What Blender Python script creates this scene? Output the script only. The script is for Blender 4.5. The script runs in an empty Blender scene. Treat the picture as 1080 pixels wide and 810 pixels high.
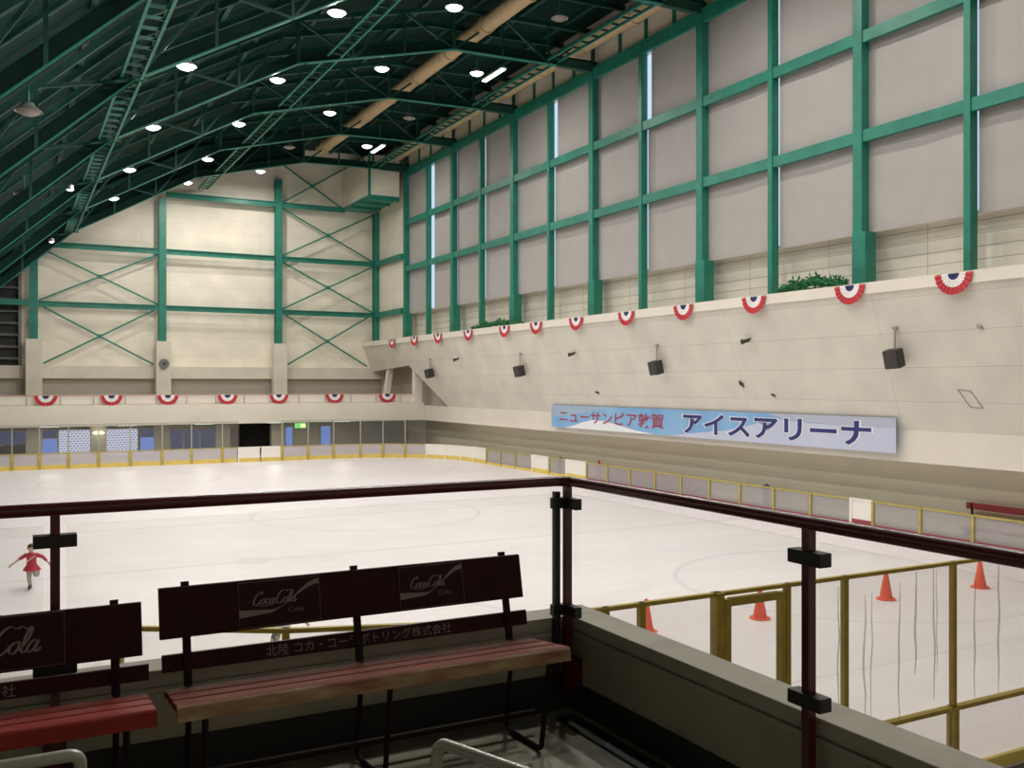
import bpy, math, random
from mathutils import Vector, Matrix
random.seed(7)
C = bpy.context.scene.collection
R = math.radians
PI = math.pi
FZ = 3.6                       # floor level of the spectators' gallery above the ice

ORD = ("first second third fourth fifth sixth seventh eighth ninth tenth eleventh twelfth thirteenth fourteenth fifteenth sixteenth "
       "seventeenth eighteenth nineteenth twentieth twenty-first twenty-second twenty-third twenty-fourth twenty-fifth twenty-sixth "
       "twenty-seventh twenty-eighth twenty-ninth thirtieth").split()

# ------------------------------------------------------------------ materials
def mat(name, col, rough=.5, metal=0.0, noise=None, nscale=6.0, spec=.5, bump=0.0, stretch=(1, 1, 1)):
    m = bpy.data.materials.new(name); m.use_nodes = True
    nt = m.node_tree; b = nt.nodes['Principled BSDF']
    b.inputs['Base Color'].default_value = (*col, 1)
    b.inputs['Roughness'].default_value = rough
    b.inputs['Metallic'].default_value = metal
    b.inputs['Specular IOR Level'].default_value = spec
    if noise or bump:
        tc = nt.nodes.new('ShaderNodeTexCoord'); mp = nt.nodes.new('ShaderNodeMapping')
        mp.inputs['Scale'].default_value = stretch
        nz = nt.nodes.new('ShaderNodeTexNoise'); nz.inputs['Scale'].default_value = nscale
        nz.inputs['Detail'].default_value = 5
        nt.links.new(tc.outputs['Object'], mp.inputs['Vector']); nt.links.new(mp.outputs[0], nz.inputs['Vector'])
        if noise:
            rp = nt.nodes.new('ShaderNodeValToRGB')
            rp.color_ramp.elements[0].position = .35; rp.color_ramp.elements[1].position = .68
            rp.color_ramp.elements[0].color = (*noise, 1); rp.color_ramp.elements[1].color = (*col, 1)
            nt.links.new(nz.outputs[0], rp.inputs[0]); nt.links.new(rp.outputs[0], b.inputs['Base Color'])
        if bump:
            bp = nt.nodes.new('ShaderNodeBump'); bp.inputs['Strength'].default_value = bump
            nt.links.new(nz.outputs[0], bp.inputs['Height']); nt.links.new(bp.outputs[0], b.inputs['Normal'])
    return m

def emit(name, col, s):
    m = bpy.data.materials.new(name); m.use_nodes = True
    nt = m.node_tree; nt.nodes.remove(nt.nodes['Principled BSDF'])
    e = nt.nodes.new('ShaderNodeEmission'); e.inputs[0].default_value = (*col, 1); e.inputs[1].default_value = s
    nt.links.new(e.outputs[0], nt.nodes['Material Output'].inputs[0])
    m.cycles.emission_sampling = 'NONE'
    return m

def glassy(name, tint, frost=0.0, frost_col=(.8, .78, .78), refl=1.0):
    m = bpy.data.materials.new(name); m.use_nodes = True
    nt = m.node_tree; nt.nodes.remove(nt.nodes['Principled BSDF'])
    t = nt.nodes.new('ShaderNodeBsdfTransparent'); t.inputs[0].default_value = (*tint, 1)
    g = nt.nodes.new('ShaderNodeBsdfGlossy'); g.inputs['Roughness'].default_value = .03
    g.inputs[0].default_value = (refl, refl, refl, 1)
    lw = nt.nodes.new('ShaderNodeLayerWeight'); lw.inputs[0].default_value = .5
    pw = nt.nodes.new('ShaderNodeMath'); pw.operation = 'POWER'; pw.inputs[1].default_value = 5
    nt.links.new(lw.outputs['Facing'], pw.inputs[0])
    f = nt.nodes.new('ShaderNodeMath'); f.operation = 'MULTIPLY_ADD'; f.inputs[1].default_value = .6; f.inputs[2].default_value = .03
    nt.links.new(pw.outputs[0], f.inputs[0])
    mx = nt.nodes.new('ShaderNodeMixShader')
    nt.links.new(f.outputs[0], mx.inputs[0]); nt.links.new(t.outputs[0], mx.inputs[1]); nt.links.new(g.outputs[0], mx.inputs[2])
    out = mx
    if frost:
        d = nt.nodes.new('ShaderNodeBsdfDiffuse'); d.inputs[0].default_value = (*frost_col, 1)
        m2 = nt.nodes.new('ShaderNodeMixShader'); m2.inputs[0].default_value = frost
        nt.links.new(mx.outputs[0], m2.inputs[1]); nt.links.new(d.outputs[0], m2.inputs[2]); out = m2
    nt.links.new(out.outputs[0], nt.nodes['Material Output'].inputs[0])
    return m

def joints(name, col, dark, sx, sz, axis_h='X', rough=.6, mortar=.012, var=.04):
    """painted panels with thin joints; axis_h is the horizontal axis of the wall"""
    m = mat(name, col, rough)
    nt = m.node_tree; b = nt.nodes['Principled BSDF']
    g = nt.nodes.new('ShaderNodeNewGeometry'); s = nt.nodes.new('ShaderNodeSeparateXYZ'); c = nt.nodes.new('ShaderNodeCombineXYZ')
    nt.links.new(g.outputs['Position'], s.inputs[0])
    nt.links.new(s.outputs[axis_h], c.inputs['X']); nt.links.new(s.outputs['Z'], c.inputs['Y'])
    br = nt.nodes.new('ShaderNodeTexBrick'); br.inputs['Scale'].default_value = 1
    br.inputs['Brick Width'].default_value = sx; br.inputs['Row Height'].default_value = sz
    br.inputs['Mortar Size'].default_value = mortar; br.inputs['Mortar Smooth'].default_value = .3
    br.offset = 0
    br.inputs['Color1'].default_value = (*[x * (1 + var) for x in col], 1); br.inputs['Color2'].default_value = (*[x * (1 - var) for x in col], 1)
    br.inputs['Mortar'].default_value = (*dark, 1)
    nt.links.new(c.outputs[0], br.inputs['Vector'])
    nz = nt.nodes.new('ShaderNodeTexNoise'); nz.inputs['Scale'].default_value = .6; nz.inputs['Detail'].default_value = 4
    nt.links.new(g.outputs['Position'], nz.inputs['Vector'])
    mr = nt.nodes.new('ShaderNodeMapRange'); mr.inputs[1].default_value = .3; mr.inputs[2].default_value = .7
    mr.inputs[3].default_value = .9; mr.inputs[4].default_value = 1.05
    nt.links.new(nz.outputs[0], mr.inputs[0])
    mu = nt.nodes.new('ShaderNodeMixRGB'); mu.blend_type = 'MULTIPLY'; mu.inputs[0].default_value = 1
    nt.links.new(br.outputs[0], mu.inputs[1]); nt.links.new(mr.outputs[0], mu.inputs[2])
    nt.links.new(mu.outputs[0], b.inputs['Base Color'])
    return m

M = {}
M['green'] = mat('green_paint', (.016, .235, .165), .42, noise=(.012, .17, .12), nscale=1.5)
M['roofsteel_shade'] = mat('shade_darkened_roof_steel', (.009, .085, .064), .5, noise=(.006, .055, .043), nscale=1.2)  # green paint darkened to put shade into the upper roof members
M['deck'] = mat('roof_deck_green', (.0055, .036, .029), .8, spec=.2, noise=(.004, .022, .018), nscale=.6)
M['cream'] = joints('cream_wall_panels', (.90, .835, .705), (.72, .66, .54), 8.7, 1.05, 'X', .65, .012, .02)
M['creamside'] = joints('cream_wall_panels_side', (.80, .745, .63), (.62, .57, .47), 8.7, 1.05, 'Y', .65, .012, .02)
M['cladding'] = joints('white_lapped_cladding', (.68, .64, .56), (.34, .32, .28), 4.4, .42, 'Y', .6, .016, .03)
M['overhang'] = joints('white_painted_panels', (.71, .67, .59), (.50, .47, .41), 7.6, 1.15, 'Y', .6, .010, .025)
M['white'] = mat('white_paint', (.80, .75, .66), .55, noise=(.74, .69, .60), nscale=.5)
M['concrete_white'] = mat('white_concrete', (.76, .71, .61), .7, noise=(.66, .61, .52), nscale=.8)
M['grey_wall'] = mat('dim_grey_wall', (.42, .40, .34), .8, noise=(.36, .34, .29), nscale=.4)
M['olive_wall'] = mat('olive_cream_wall', (.74, .70, .55), .75, noise=(.71, .67, .525), nscale=.5)
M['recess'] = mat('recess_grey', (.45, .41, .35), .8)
M['blind'] = mat('grey_blind_fabric', (.44, .415, .40), .8, noise=(.41, .385, .37), nscale=.8)
M['maroon'] = mat('maroon_paint', (.095, .011, .015), .28, noise=(.075, .009, .012), nscale=12)
M['maroon_dark'] = mat('dark_maroon_board', (.036, .0048, .006), .5, spec=.15, noise=(.026, .0035, .0045), nscale=9)
M['redwood'] = mat('red_painted_slats', (.36, .035, .026), .55, spec=.2, noise=(.24, .026, .02), nscale=14, stretch=(.25, 2, 2))
M['brownwood'] = mat('brown_red_slats', (.25, .062, .040), .6, spec=.15, noise=(.15, .034, .022), nscale=14, stretch=(.25, 2, 2))
M['wornwood'] = mat('worn_edge_wood', (.42, .33, .17), .6, noise=(.26, .085, .05), nscale=11, stretch=(.5, 2, 2))
M['blacksteel'] = mat('black_steel', (.016, .007, .007), .6, spec=.15)
M['clamp'] = mat('dark_clamp', (.012, .011, .009), .55)
M['parapet'] = mat('grey_olive_concrete', (.44, .405, .34), .75, noise=(.36, .33, .28), nscale=4, bump=.05)
M['parapet_in'] = mat('dark_painted_parapet_side', (.44, .405, .32), .7, noise=(.36, .33, .26), nscale=3)
M['skirting'] = mat('black_skirting', (.016, .016, .015), .6)
M['gfloor'] = mat('gallery_floor_paint', (.34, .32, .24), .5, noise=(.20, .21, .155), nscale=5)
M['rubber'] = mat('grey_rubber_floor', (.25, .23, .20), .8, noise=(.2, .18, .16), nscale=1)
M['yellow'] = mat('yellow_kick_plate', (.80, .62, .15), .45, noise=(.72, .53, .12), nscale=2)
M['yellowframe'] = mat('yellow_board_frame', (.55, .45, .10), .45, noise=(.42, .33, .08), nscale=3)
M['olive'] = mat('olive_yellow_frame', (.47, .345, .036), .4, noise=(.37, .26, .026), nscale=5)
M['redkick'] = mat('red_kick_plate', (.32, .05, .06), .5)
M['panelwhite'] = mat('white_rink_panel', (.84, .82, .79), .4)
M['gatewhite'] = mat('bright_white_gate', (.90, .88, .82), .4)
M['boardclear'] = glassy('hazy_board_panel', (.9, .9, .9), .62, (.74, .70, .72))
M['sideclear'] = glassy('hazy_side_panel', (.85, .85, .85), .38, (.62, .60, .60))
M['glass'] = glassy('rail_glass', (.985, .99, .98), 0, refl=.45)
M['farglass'] = glassy('rink_glass', (.93, .93, .92), .03, refl=.6)
M['fenceboard'] = glassy('clear_fence_board', (.97, .96, .95), .14, (.80, .77, .77), refl=.35)
M['fenceglass'] = glassy('rink_glass_near', (.98, .975, .97), .06, (.85, .82, .82), refl=.35)
M['greypost'] = mat('grey_green_post', (.40, .42, .33), .5)
M['tan'] = mat('tan_duct_wrap', (.62, .46, .27), .6, noise=(.52, .38, .21), nscale=2)
M['lamp_shell'] = mat('lamp_reflector_metal', (.50, .52, .48), .35, .6)
M['lamp_off'] = mat('unlit_lamp_glass', (.30, .26, .24), .3)
M['lamp_on'] = emit('lit_lamp_glass', (1, .98, .96), 9)
M['tube_on'] = emit('lit_fluorescent_tube', (.80, 1, .90), 3.0)
M['warm_on'] = emit('lit_warm_lamp', (1, .93, .62), 1.8)
M['exit_on'] = emit('lit_exit_face', (.25, .85, .22), 1.0)
M['exit_pale'] = emit('lit_exit_pictogram', (.85, 1, .45), 1.3)
M['sky_on'] = emit('daylit_glass', (.62, .80, 1.0), .95)
M['blue_on'] = emit('dusky_blue_glass', (.17, .29, .72), .85)
M['dim_on'] = emit('dim_blue_glass', (.05, .065, .13), .8)
M['dark_glass'] = mat('dark_window_glass', (.03, .035, .05), .15)
M['black'] = mat('black_opening', (.004, .004, .004), .9)
M['louvre'] = mat('grey_louvre', (.20, .20, .19), .6)
M['louvre_dark'] = mat('louvre_back', (.035, .036, .036), .8)
M['red'] = mat('bunting_red', (.52, .035, .045), .7)
M['bwhite'] = mat('bunting_white', (.82, .78, .78), .7)
M['navy'] = mat('bunting_navy', (.02, .02, .11), .7)
M['banner_blue'] = mat('banner_blue', (.17, .38, .68), .6, noise=(.28, .50, .76), nscale=.35)
M['banner_pale'] = mat('banner_pale_lilac', (.56, .60, .74), .6, noise=(.50, .55, .72), nscale=.4)
M['banner_white'] = mat('banner_white', (.80, .82, .86), .6)
M['text_red'] = mat('banner_red_letters', (.36, .045, .075), .6)
M['text_navy'] = mat('banner_navy_letters', (.025, .03, .17), .6)
M['speaker'] = mat('black_speaker_case', (.03, .027, .024), .6)
M['grille'] = mat('speaker_grille', (.055, .05, .045), .7)
M['cone'] = mat('orange_red_cone', (.85, .13, .07), .5)
M['cone_dark'] = mat('red_cone_behind_boards', (.62, .05, .05), .5)
M['bluepad'] = mat('blue_pad', (.04, .05, .28), .6)
M['leaf'] = mat('green_garland_leaf', (.015, .16, .05), .6)
M['pipe'] = mat('grey_painted_tube', (.36, .37, .31), .3, .2)
M['vinyl'] = mat('dark_vinyl', (.03, .022, .02), .5)
M['plate'] = mat('dark_sign_plate', (.026, .007, .008), .5, spec=.15)
M['signtext'] = mat('faded_grey_lettering', (.27, .24, .23), .6, spec=.15)
M['signtext_dim'] = mat('dim_grey_lettering', (.17, .14, .135), .6)
M['signline'] = mat('sign_border_line', (.13, .085, .08), .6)
M['skin'] = mat('skin', (.62, .42, .33), .55)
M['tights'] = mat('beige_grey_tights', (.42, .37, .33), .7)
M['hair'] = mat('dark_brown_hair', (.035, .022, .016), .6)
M['dress'] = mat('red_skating_dress', (.50, .03, .05), .6, noise=(.42, .03, .05), nscale=8)
M['dress_grey'] = mat('pale_grey_jacket', (.50, .46, .45), .7)
M['pale'] = mat('pale_trim', (.72, .55, .53), .7)
M['boot'] = mat('dark_skate_boot', (.05, .045, .045), .5)
M['steel'] = mat('bright_steel', (.6, .6, .6), .25, 1)
M['scuff'] = glassy('grey_scuff_streak', (.86, .86, .87), .42, (.30, .29, .30), refl=.1)
M['pinkrail'] = mat('pinkish_rail_paint', (.55, .33, .28), .5)
M['greyrail'] = mat('grey_rail_post', (.33, .31, .28), .5)
M['maroonseat'] = mat('maroon_bench_behind_boards', (.30, .035, .04), .5)
M['lattice'] = None

def lattice_mat():
    m = bpy.data.materials.new('white_lattice_over_blue'); m.use_nodes = True
    nt = m.node_tree; nt.nodes.remove(nt.nodes['Principled BSDF'])
    g = nt.nodes.new('ShaderNodeNewGeometry'); s = nt.nodes.new('ShaderNodeSeparateXYZ'); c = nt.nodes.new('ShaderNodeCombineXYZ')
    nt.links.new(g.outputs['Position'], s.inputs[0]); nt.links.new(s.outputs['X'], c.inputs['X']); nt.links.new(s.outputs['Z'], c.inputs['Y'])
    br = nt.nodes.new('ShaderNodeTexBrick'); br.inputs['Scale'].default_value = 1
    br.inputs['Brick Width'].default_value = .24; br.inputs['Row Height'].default_value = .165; br.inputs['Mortar Size'].default_value = .045
    br.inputs['Color1'].default_value = (.16, .22, .50, 1); br.inputs['Color2'].default_value = (.24, .30, .55, 1); br.inputs['Mortar'].default_value = (.80, .82, .95, 1)
    nt.links.new(c.outputs[0], br.inputs['Vector'])
    e = nt.nodes.new('ShaderNodeEmission'); e.inputs[1].default_value = .8
    nt.links.new(br.outputs[0], e.inputs[0]); nt.links.new(e.outputs[0], nt.nodes['Material Output'].inputs[0])
    m.cycles.emission_sampling = 'NONE'
    return m
M['lattice'] = lattice_mat()

def ice_mat():
    m = mat('ice', (.86, .83, .84), .28)
    nt = m.node_tree; b = nt.nodes['Principled BSDF']; L = nt.links
    g = nt.nodes.new('ShaderNodeNewGeometry'); s = nt.nodes.new('ShaderNodeSeparateXYZ'); L.new(g.outputs['Position'], s.inputs[0])
    def mth(op, a, bb=None, clamp=False):
        n = nt.nodes.new('ShaderNodeMath'); n.operation = op; n.use_clamp = clamp
        for i, x in enumerate((a, bb)):
            if x is None: continue
            if isinstance(x, (int, float)): n.inputs[i].default_value = x
            else: L.new(x, n.inputs[i])
        return n.outputs[0]
    def band(v, c, w):            # soft line of half width w around v = c
        d = mth('ABSOLUTE', mth('SUBTRACT', v, c))
        return mth('SUBTRACT', 1, mth('DIVIDE', d, w), True)
    def ring(cx, cy, r, w):
        dx = mth('SUBTRACT', s.outputs['X'], cx); dy = mth('SUBTRACT', s.outputs['Y'], cy)
        rr = mth('SQRT', mth('ADD', mth('MULTIPLY', dx, dx), mth('MULTIPLY', dy, dy)))
        return band(rr, r, w)
    acc = band(s.outputs['Y'], 36.4, .16)
    for x in (band(s.outputs['Y'], 28.2, .16), band(s.outputs['Y'], 44.6, .16), band(s.outputs['Y'], 12.3, .08), band(s.outputs['Y'], 60.2, .08),
              ring(12.7, 36.4, 4.5, .12), ring(19.6, 18.0, 4.5, .12), ring(5.8, 18.0, 4.5, .12), ring(19.6, 54.5, 4.5, .12), ring(5.8, 54.5, 4.5, .12), ring(6.35, 28.2, .32, .35)):
        acc = mth('MAXIMUM', acc, x)
    n1 = nt.nodes.new('ShaderNodeTexNoise'); n1.inputs['Scale'].default_value = .22; n1.inputs['Detail'].default_value = 7; n1.inputs['Roughness'].default_value = .62
    L.new(g.outputs['Position'], n1.inputs['Vector'])
    mp = nt.nodes.new('ShaderNodeMapping'); mp.inputs['Scale'].default_value = (.5, 3.0, 1); mp.inputs['Rotation'].default_value = (0, 0, .15)
    L.new(g.outputs['Position'], mp.inputs['Vector'])
    n2 = nt.nodes.new('ShaderNodeTexNoise'); n2.inputs['Scale'].default_value = .9; n2.inputs['Detail'].default_value = 6
    L.new(mp.outputs[0], n2.inputs['Vector'])
    r1 = nt.nodes.new('ShaderNodeValToRGB'); e = r1.color_ramp.elements
    e[0].position = .34; e[0].color = (.81, .765, .785, 1); e[1].position = .66; e[1].color = (.93, .885, .905, 1)
    av = mth('ADD', mth('MULTIPLY', n1.outputs[0], .65), mth('MULTIPLY', n2.outputs[0], .35))
    L.new(av, r1.inputs[0])
    mx = nt.nodes.new('ShaderNodeMixRGB'); mx.inputs[2].default_value = (.42, .41, .45, 1)
    L.new(mth('MULTIPLY', acc, mth('MULTIPLY', n2.outputs[0], .62)), mx.inputs[0]); L.new(r1.outputs[0], mx.inputs[1])
    L.new(mx.outputs[0], b.inputs['Base Color'])
    rr = nt.nodes.new('ShaderNodeMapRange'); rr.inputs[3].default_value = .22; rr.inputs[4].default_value = .5
    L.new(n2.outputs[0], rr.inputs[0]); L.new(rr.outputs[0], b.inputs['Roughness'])
    b.inputs['Specular IOR Level'].default_value = .4
    return m
M['ice'] = ice_mat()

# ------------------------------------------------------------------ mesh helpers
class MB:
    def __init__(s): s.v = []; s.f = []
    def add(s, vs, fs):
        o = len(s.v); s.v += [Vector(p) for p in vs]; s.f += [[i + o for i in f] for f in fs]; return s
    def box(s, x0, x1, y0, y1, z0, z1):
        vs = [(x, y, z) for z in (z0, z1) for y in (y0, y1) for x in (x0, x1)]
        return s.add(vs, [(0, 2, 3, 1), (4, 5, 7, 6), (0, 1, 5, 4), (2, 6, 7, 3), (0, 4, 6, 2), (1, 3, 7, 5)])
    def bar(s, p, q, w, h, up=(0, 0, 1)):
        p, q = Vector(p), Vector(q); d = (q - p).normalized(); u = Vector(up)
        if abs(d.dot(u)) > .98: u = Vector((0, 1, 0))
        side = d.cross(u).normalized(); u = side.cross(d).normalized()
        vs = [e + side * a * w / 2 + u * b * h / 2 for e in (p, q) for b in (-1, 1) for a in (-1, 1)]
        return s.add(vs, [(0, 1, 3, 2), (4, 6, 7, 5), (0, 4, 5, 1), (2, 3, 7, 6), (0, 2, 6, 4), (1, 5, 7, 3)])
    def tube(s, pts, r, n=10):
        pts = [Vector(p) for p in pts]; k = len(pts)
        rs = r if isinstance(r, (list, tuple)) else [r] * k
        tang = [((pts[min(i + 1, k - 1)] - pts[i]).normalized() + (pts[i] - pts[max(i - 1, 0)]).normalized()).normalized() for i in range(k)]
        u = Vector((0, 0, 1)) if abs(tang[0].z) < .9 else Vector((1, 0, 0))
        o = len(s.v)
        for i in range(k):
            t = tang[i]; u = (u - t * u.dot(t)).normalized(); w = t.cross(u)
            for j in range(n):
                a = 2 * PI * j / n; s.v.append(pts[i] + (u * math.cos(a) + w * math.sin(a)) * rs[i])
        for i in range(k - 1):
            for j in range(n):
                a, b = o + i * n + j, o + i * n + (j + 1) % n
                s.f.append([a, b, b + n, a + n])
        s.f.append([o + j for j in reversed(range(n))]); s.f.append([o + (k - 1) * n + j for j in range(n)])
        return s
    def prism(s, poly, vec):
        poly = [Vector(p) for p in poly]; vec = Vector(vec); n = len(poly)
        return s.add(poly + [p + vec for p in poly], [list(range(n))[::-1], list(range(n, 2 * n))] + [[i, (i + 1) % n, (i + 1) % n + n, i + n] for i in range(n)])
    def lathe(s, prof, n=20, c=(0, 0, 0)):
        c = Vector(c); o = len(s.v); k = len(prof)
        for r, z in prof:
            for j in range(n):
                a = 2 * PI * j / n; s.v.append(c + Vector((r * math.cos(a), r * math.sin(a), z)))
        for i in range(k - 1):
            for j in range(n):
                a, b = o + i * n + j, o + i * n + (j + 1) % n
                s.f.append([a, b, b + n, a + n])
        if prof[0][0] > 1e-6: s.f.append([o + j for j in reversed(range(n))])
        if prof[-1][0] > 1e-6: s.f.append([o + (k - 1) * n + j for j in range(n)])
        return s
    def xf(s, mtx):
        s.v = [mtx @ p for p in s.v]; return s
    def build(s, name, material, parent=None, smooth=False, bevel=0.0, world=False):
        off = Vector()
        if parent is not None and world:
            p = parent
            while p: off += p.location; p = p.parent
        me = bpy.data.meshes.new(name); me.from_pydata([tuple(v - off) for v in s.v], [], s.f); me.update()
        if smooth:
            me.polygons.foreach_set('use_smooth', [True] * len(me.polygons)); me.set_sharp_from_angle(angle=R(42))
        me.materials.append(material)
        o = bpy.data.objects.new(name, me); C.objects.link(o)
        if parent is not None: o.parent = parent
        if bevel:
            b = o.modifiers.new('bevel', 'BEVEL'); b.width = bevel; b.segments = 2; b.limit_method = 'ANGLE'
        return o

def tag(o, label=None, cat=None, group=None, kind=None):
    if label: o['label'] = label
    if cat: o['category'] = cat
    if group: o['group'] = group
    if kind: o['kind'] = kind
    return o
def thing(name, label, cat, loc=(0, 0, 0), group=None, rz=0):
    o = bpy.data.objects.new(name, None); C.objects.link(o); o.empty_display_size = .1
    o.location = loc; o.rotation_euler = (0, 0, rz)
    return tag(o, label, cat, group)
def struct(name, mb, m, **k):
    return tag(mb.build(name, m, **k), kind='structure')
def copy_tree(o, label=None, loc=None, rz=None, parent=None):
    c = o.copy(); C.objects.link(c)
    if parent is not None: c.parent = parent
    if loc is not None: c.location = loc
    if rz is not None: c.rotation_euler = (0, 0, rz)
    if label: c['label'] = label
    for ch in list(o.children): copy_tree(ch, parent=c)
    return c
def smoothpath(pts, n=6):
    pts = [Vector(p) for p in pts]; out = []
    P = [2 * pts[0] - pts[1]] + pts + [2 * pts[-1] - pts[-2]]
    for i in range(1, len(P) - 2):
        a, b, c, d = P[i - 1:i + 3]
        for k in range(n):
            t = k / n
            out.append(.5 * ((2 * b) + (c - a) * t + (2 * a - 5 * b + 4 * c - d) * t * t + (3 * b - a - 3 * c + d) * t ** 3))
    out.append(pts[-1]); return out
def rounded(pts, r, n=5):
    """polyline with its inner corners rounded"""
    pts = [Vector(p) for p in pts]; out = [pts[0]]
    for a, b, c in zip(pts, pts[1:], pts[2:]):
        d1, d2 = (a - b), (c - b); q = min(r, d1.length * .45, d2.length * .45)
        p0, p1 = b + d1.normalized() * q, b + d2.normalized() * q
        for k in range(n + 1):
            t = k / n; out.append((1 - t) ** 2 * p0 + 2 * t * (1 - t) * b + t * t * p1)
    out.append(pts[-1]); return out
def text_mb(body, size, mtx, depth=.0, fatten=0.0, squeeze=1.0):
    c = bpy.data.curves.new('letters', 'FONT'); c.body = body; c.size = size; c.extrude = depth; c.offset = fatten
    c.resolution_u = 3
    o = bpy.data.objects.new('letters', c); C.objects.link(o)
    me = bpy.data.meshes.new_from_object(o.evaluated_get(bpy.context.evaluated_depsgraph_get()))
    mb = MB(); mb.add([v.co.copy() for v in me.vertices], [list(p.vertices) for p in me.polygons])
    bpy.data.objects.remove(o); bpy.data.curves.remove(c); bpy.data.meshes.remove(me)
    x0 = min(v.x for v in mb.v); x1 = max(v.x for v in mb.v)
    for v in mb.v: v.x -= x0; v.x *= squeeze
    mb.xf(mtx); mb.width = (x1 - x0) * squeeze
    return mb

# ------------------------------------------------------------------ the setting
RX0, RX1, RY0, RY1 = -2.0, 27.4, 8.3, 64.2
def arc(cx, cy, r, a0, a1, n):
    return [(cx + r * math.cos(R(a0 + (a1 - a0) * i / n)), cy + r * math.sin(R(a0 + (a1 - a0) * i / n))) for i in range(n + 1)]
NL = (5.5, 15.8, 7.5); FR = (20.4, 57.2, 7.0)
outline = (arc(*NL, 180, 270, 10) + arc(19.9, 15.8, 7.5, 270, 360, 10) + arc(*FR, 0, 90, 10) + arc(-1.0, 63.2, 1.0, 90, 180, 4))
struct('floor', MB().prism([(x, y, -.06) for x, y in outline], (0, 0, .06)), M['ice'])
struct('floor_surround', MB().box(-8.5, 31.5, -6.5, 76.5, -.3, -.065), M['rubber'])
struct('floor_gallery', MB().box(-8, 2.62, -6, 4.18, FZ - .3, FZ), M['gfloor'])
struct('wall_left', MB().box(-8.4, -8, -6.5, 76.5, -.1, 22), M['white'])
struct('wall_near', MB().box(-8.4, 31.5, -6.5, -6, -.1, 25), M['white'])
struct('wall_far', MB().box(.7, 28.4, 75.2, 75.5, 3.3, 25), M['cream'])
struct('wall_far_base', MB().box(-8, 27.5, 74.75, 75.2, 5.6, 6.5), M['concrete_white'])
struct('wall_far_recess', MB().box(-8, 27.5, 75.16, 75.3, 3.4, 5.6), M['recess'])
# far left bay: dark louvres
lv = thing('louvre_panel', 'dark louvred panel beside the outermost green column of the far wall', 'louvre', (-3.4, 75.2, 6.5))
MB().box(-8, .75, 75.2, 75.4, 6.5, 14.5).build('back_panel', M['louvre_dark'], lv, world=True)
for k in range(9):
    MB().bar((-7.9, 74.98, 7.0 + k * .83), (.7, 74.98, 7.0 + k * .83), .3, .05, up=(0, -.5, 1)).build('slat', M['louvre'], lv, world=True)
MB().box(.55, .75, 74.8, 75.2, 6.5, 14.5).build('frame', M['louvre'], lv, world=True)
for ZB in (10.9,):
    b = MB().box(-8, 1.2, 74.3, 74.6, ZB - .2, ZB + .2).build('steel_beam', M['green']); tag(b, 'green steel beam crossing the dark louvred panel', 'beam', 'far wall beams')
# white pillars of the far wall
o = MB().box(-.52, .52, -.4, .4, 0, 4.75).build('wall_pillar', M['concrete_white'], bevel=.02)
PIL = [1.5, 10.05, 18.7]
PL = ['white concrete pillar under the green column beside the louvres', 'white concrete pillar with a round grey fixture on its face', 'white concrete pillar under the green column nearest the corner duct box']
for i, x in enumerate(PIL):
    c = o if i == 0 else o.copy()
    if i: C.objects.link(c)
    c.location = (x, 74.2, 3.6); tag(c, PL[i], 'pillar', 'white pillars of the far wall')
rf = thing('round_fixture', 'round grey fixture on the face of the white pillar', 'wall fixture', (10.05, 73.72, 6.7))
MB().lathe([(.36, 0), (.36, .08), (.28, .1), (.28, .06), (0, .06)], 20).xf(Matrix.Rotation(PI / 2, 4, 'X')).build('rim', M['louvre'], rf)
MB().lathe([(.1, .05), (.1, .12), (0, .14)], 12).xf(Matrix.Rotation(PI / 2, 4, 'X')).build('hub', M['speaker'], rf)
# far gallery: slab, fascia, back parapet
struct('wall_far_gallery', MB().box(-8, 27.5, 66, 66.25, 2.5, 3.85), M['white'])
struct('trim_1', MB().box(-8, 27.2, 66.3, 66.42, 3.85, 4.42), M['white'])
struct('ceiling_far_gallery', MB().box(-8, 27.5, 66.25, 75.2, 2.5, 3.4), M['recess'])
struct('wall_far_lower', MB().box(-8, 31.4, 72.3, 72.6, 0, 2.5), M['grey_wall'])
# right side: overhanging painted face, ring band, deck, back wall
def onface(z): return 25.9 + (8.3 - z) * (1.6 / 4.7)
YN = -6
struct('wall_overhang', MB().prism([(25.9, 61.5, 8.3), (27.5, 61.5, 3.6), (28.1, 61.5, 3.6), (26.6, 61.5, 8.3)], (0, YN - 61.5, 0)), M['overhang'])
p = [(onface(z), y, z) for y, z in ((61.5, 8.3), (75.2, 8.3), (75.2, 6.2), (66.6, 6.6), (61.5, 3.6))]
struct('wall_overhang_far', MB().prism(p[::-1], (.18, 0, 0)), M['overhang'])
struct('wall_ring_band', MB().box(27.5, 28.2, YN, 66.1, 2.5, 3.6), M['white'])
struct('trim_2', MB().box(25.82, 26.1, YN, 75.2, 8.28, 8.66), M['white'])
struct('wall_recess_side', MB().box(28.0, 28.2, 61.3, 75.2, 3.3, 8.3), M['recess'])
struct('trim_3', MB().box(26.75, 27.35, 65.98, 66.5, 3.0, 7.15), M['white'])
struct('trim_4', MB().bar((26.4, 71.5, 3.3), (26.9, 71.5, 6.6), .4, .5), M['white'])
struct('ceiling_catwalk', MB().box(26.1, 28.0, YN, 75.2, 8.0, 8.28), M['white'])
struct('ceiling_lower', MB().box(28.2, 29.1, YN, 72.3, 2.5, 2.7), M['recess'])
struct('wall_right_lower', MB().box(28.75, 29.1, YN, 72.3, 0, 2.5), M['olive_wall'])
struct('wall_right', MB().box(27.75, 28.0, YN, 68.42, 8.2, 10.75), M['cladding'])
struct('wall_right_top', MB().box(27.25, 27.6, YN, 75.2, 21.2, 25), M['creamside'])
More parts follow.
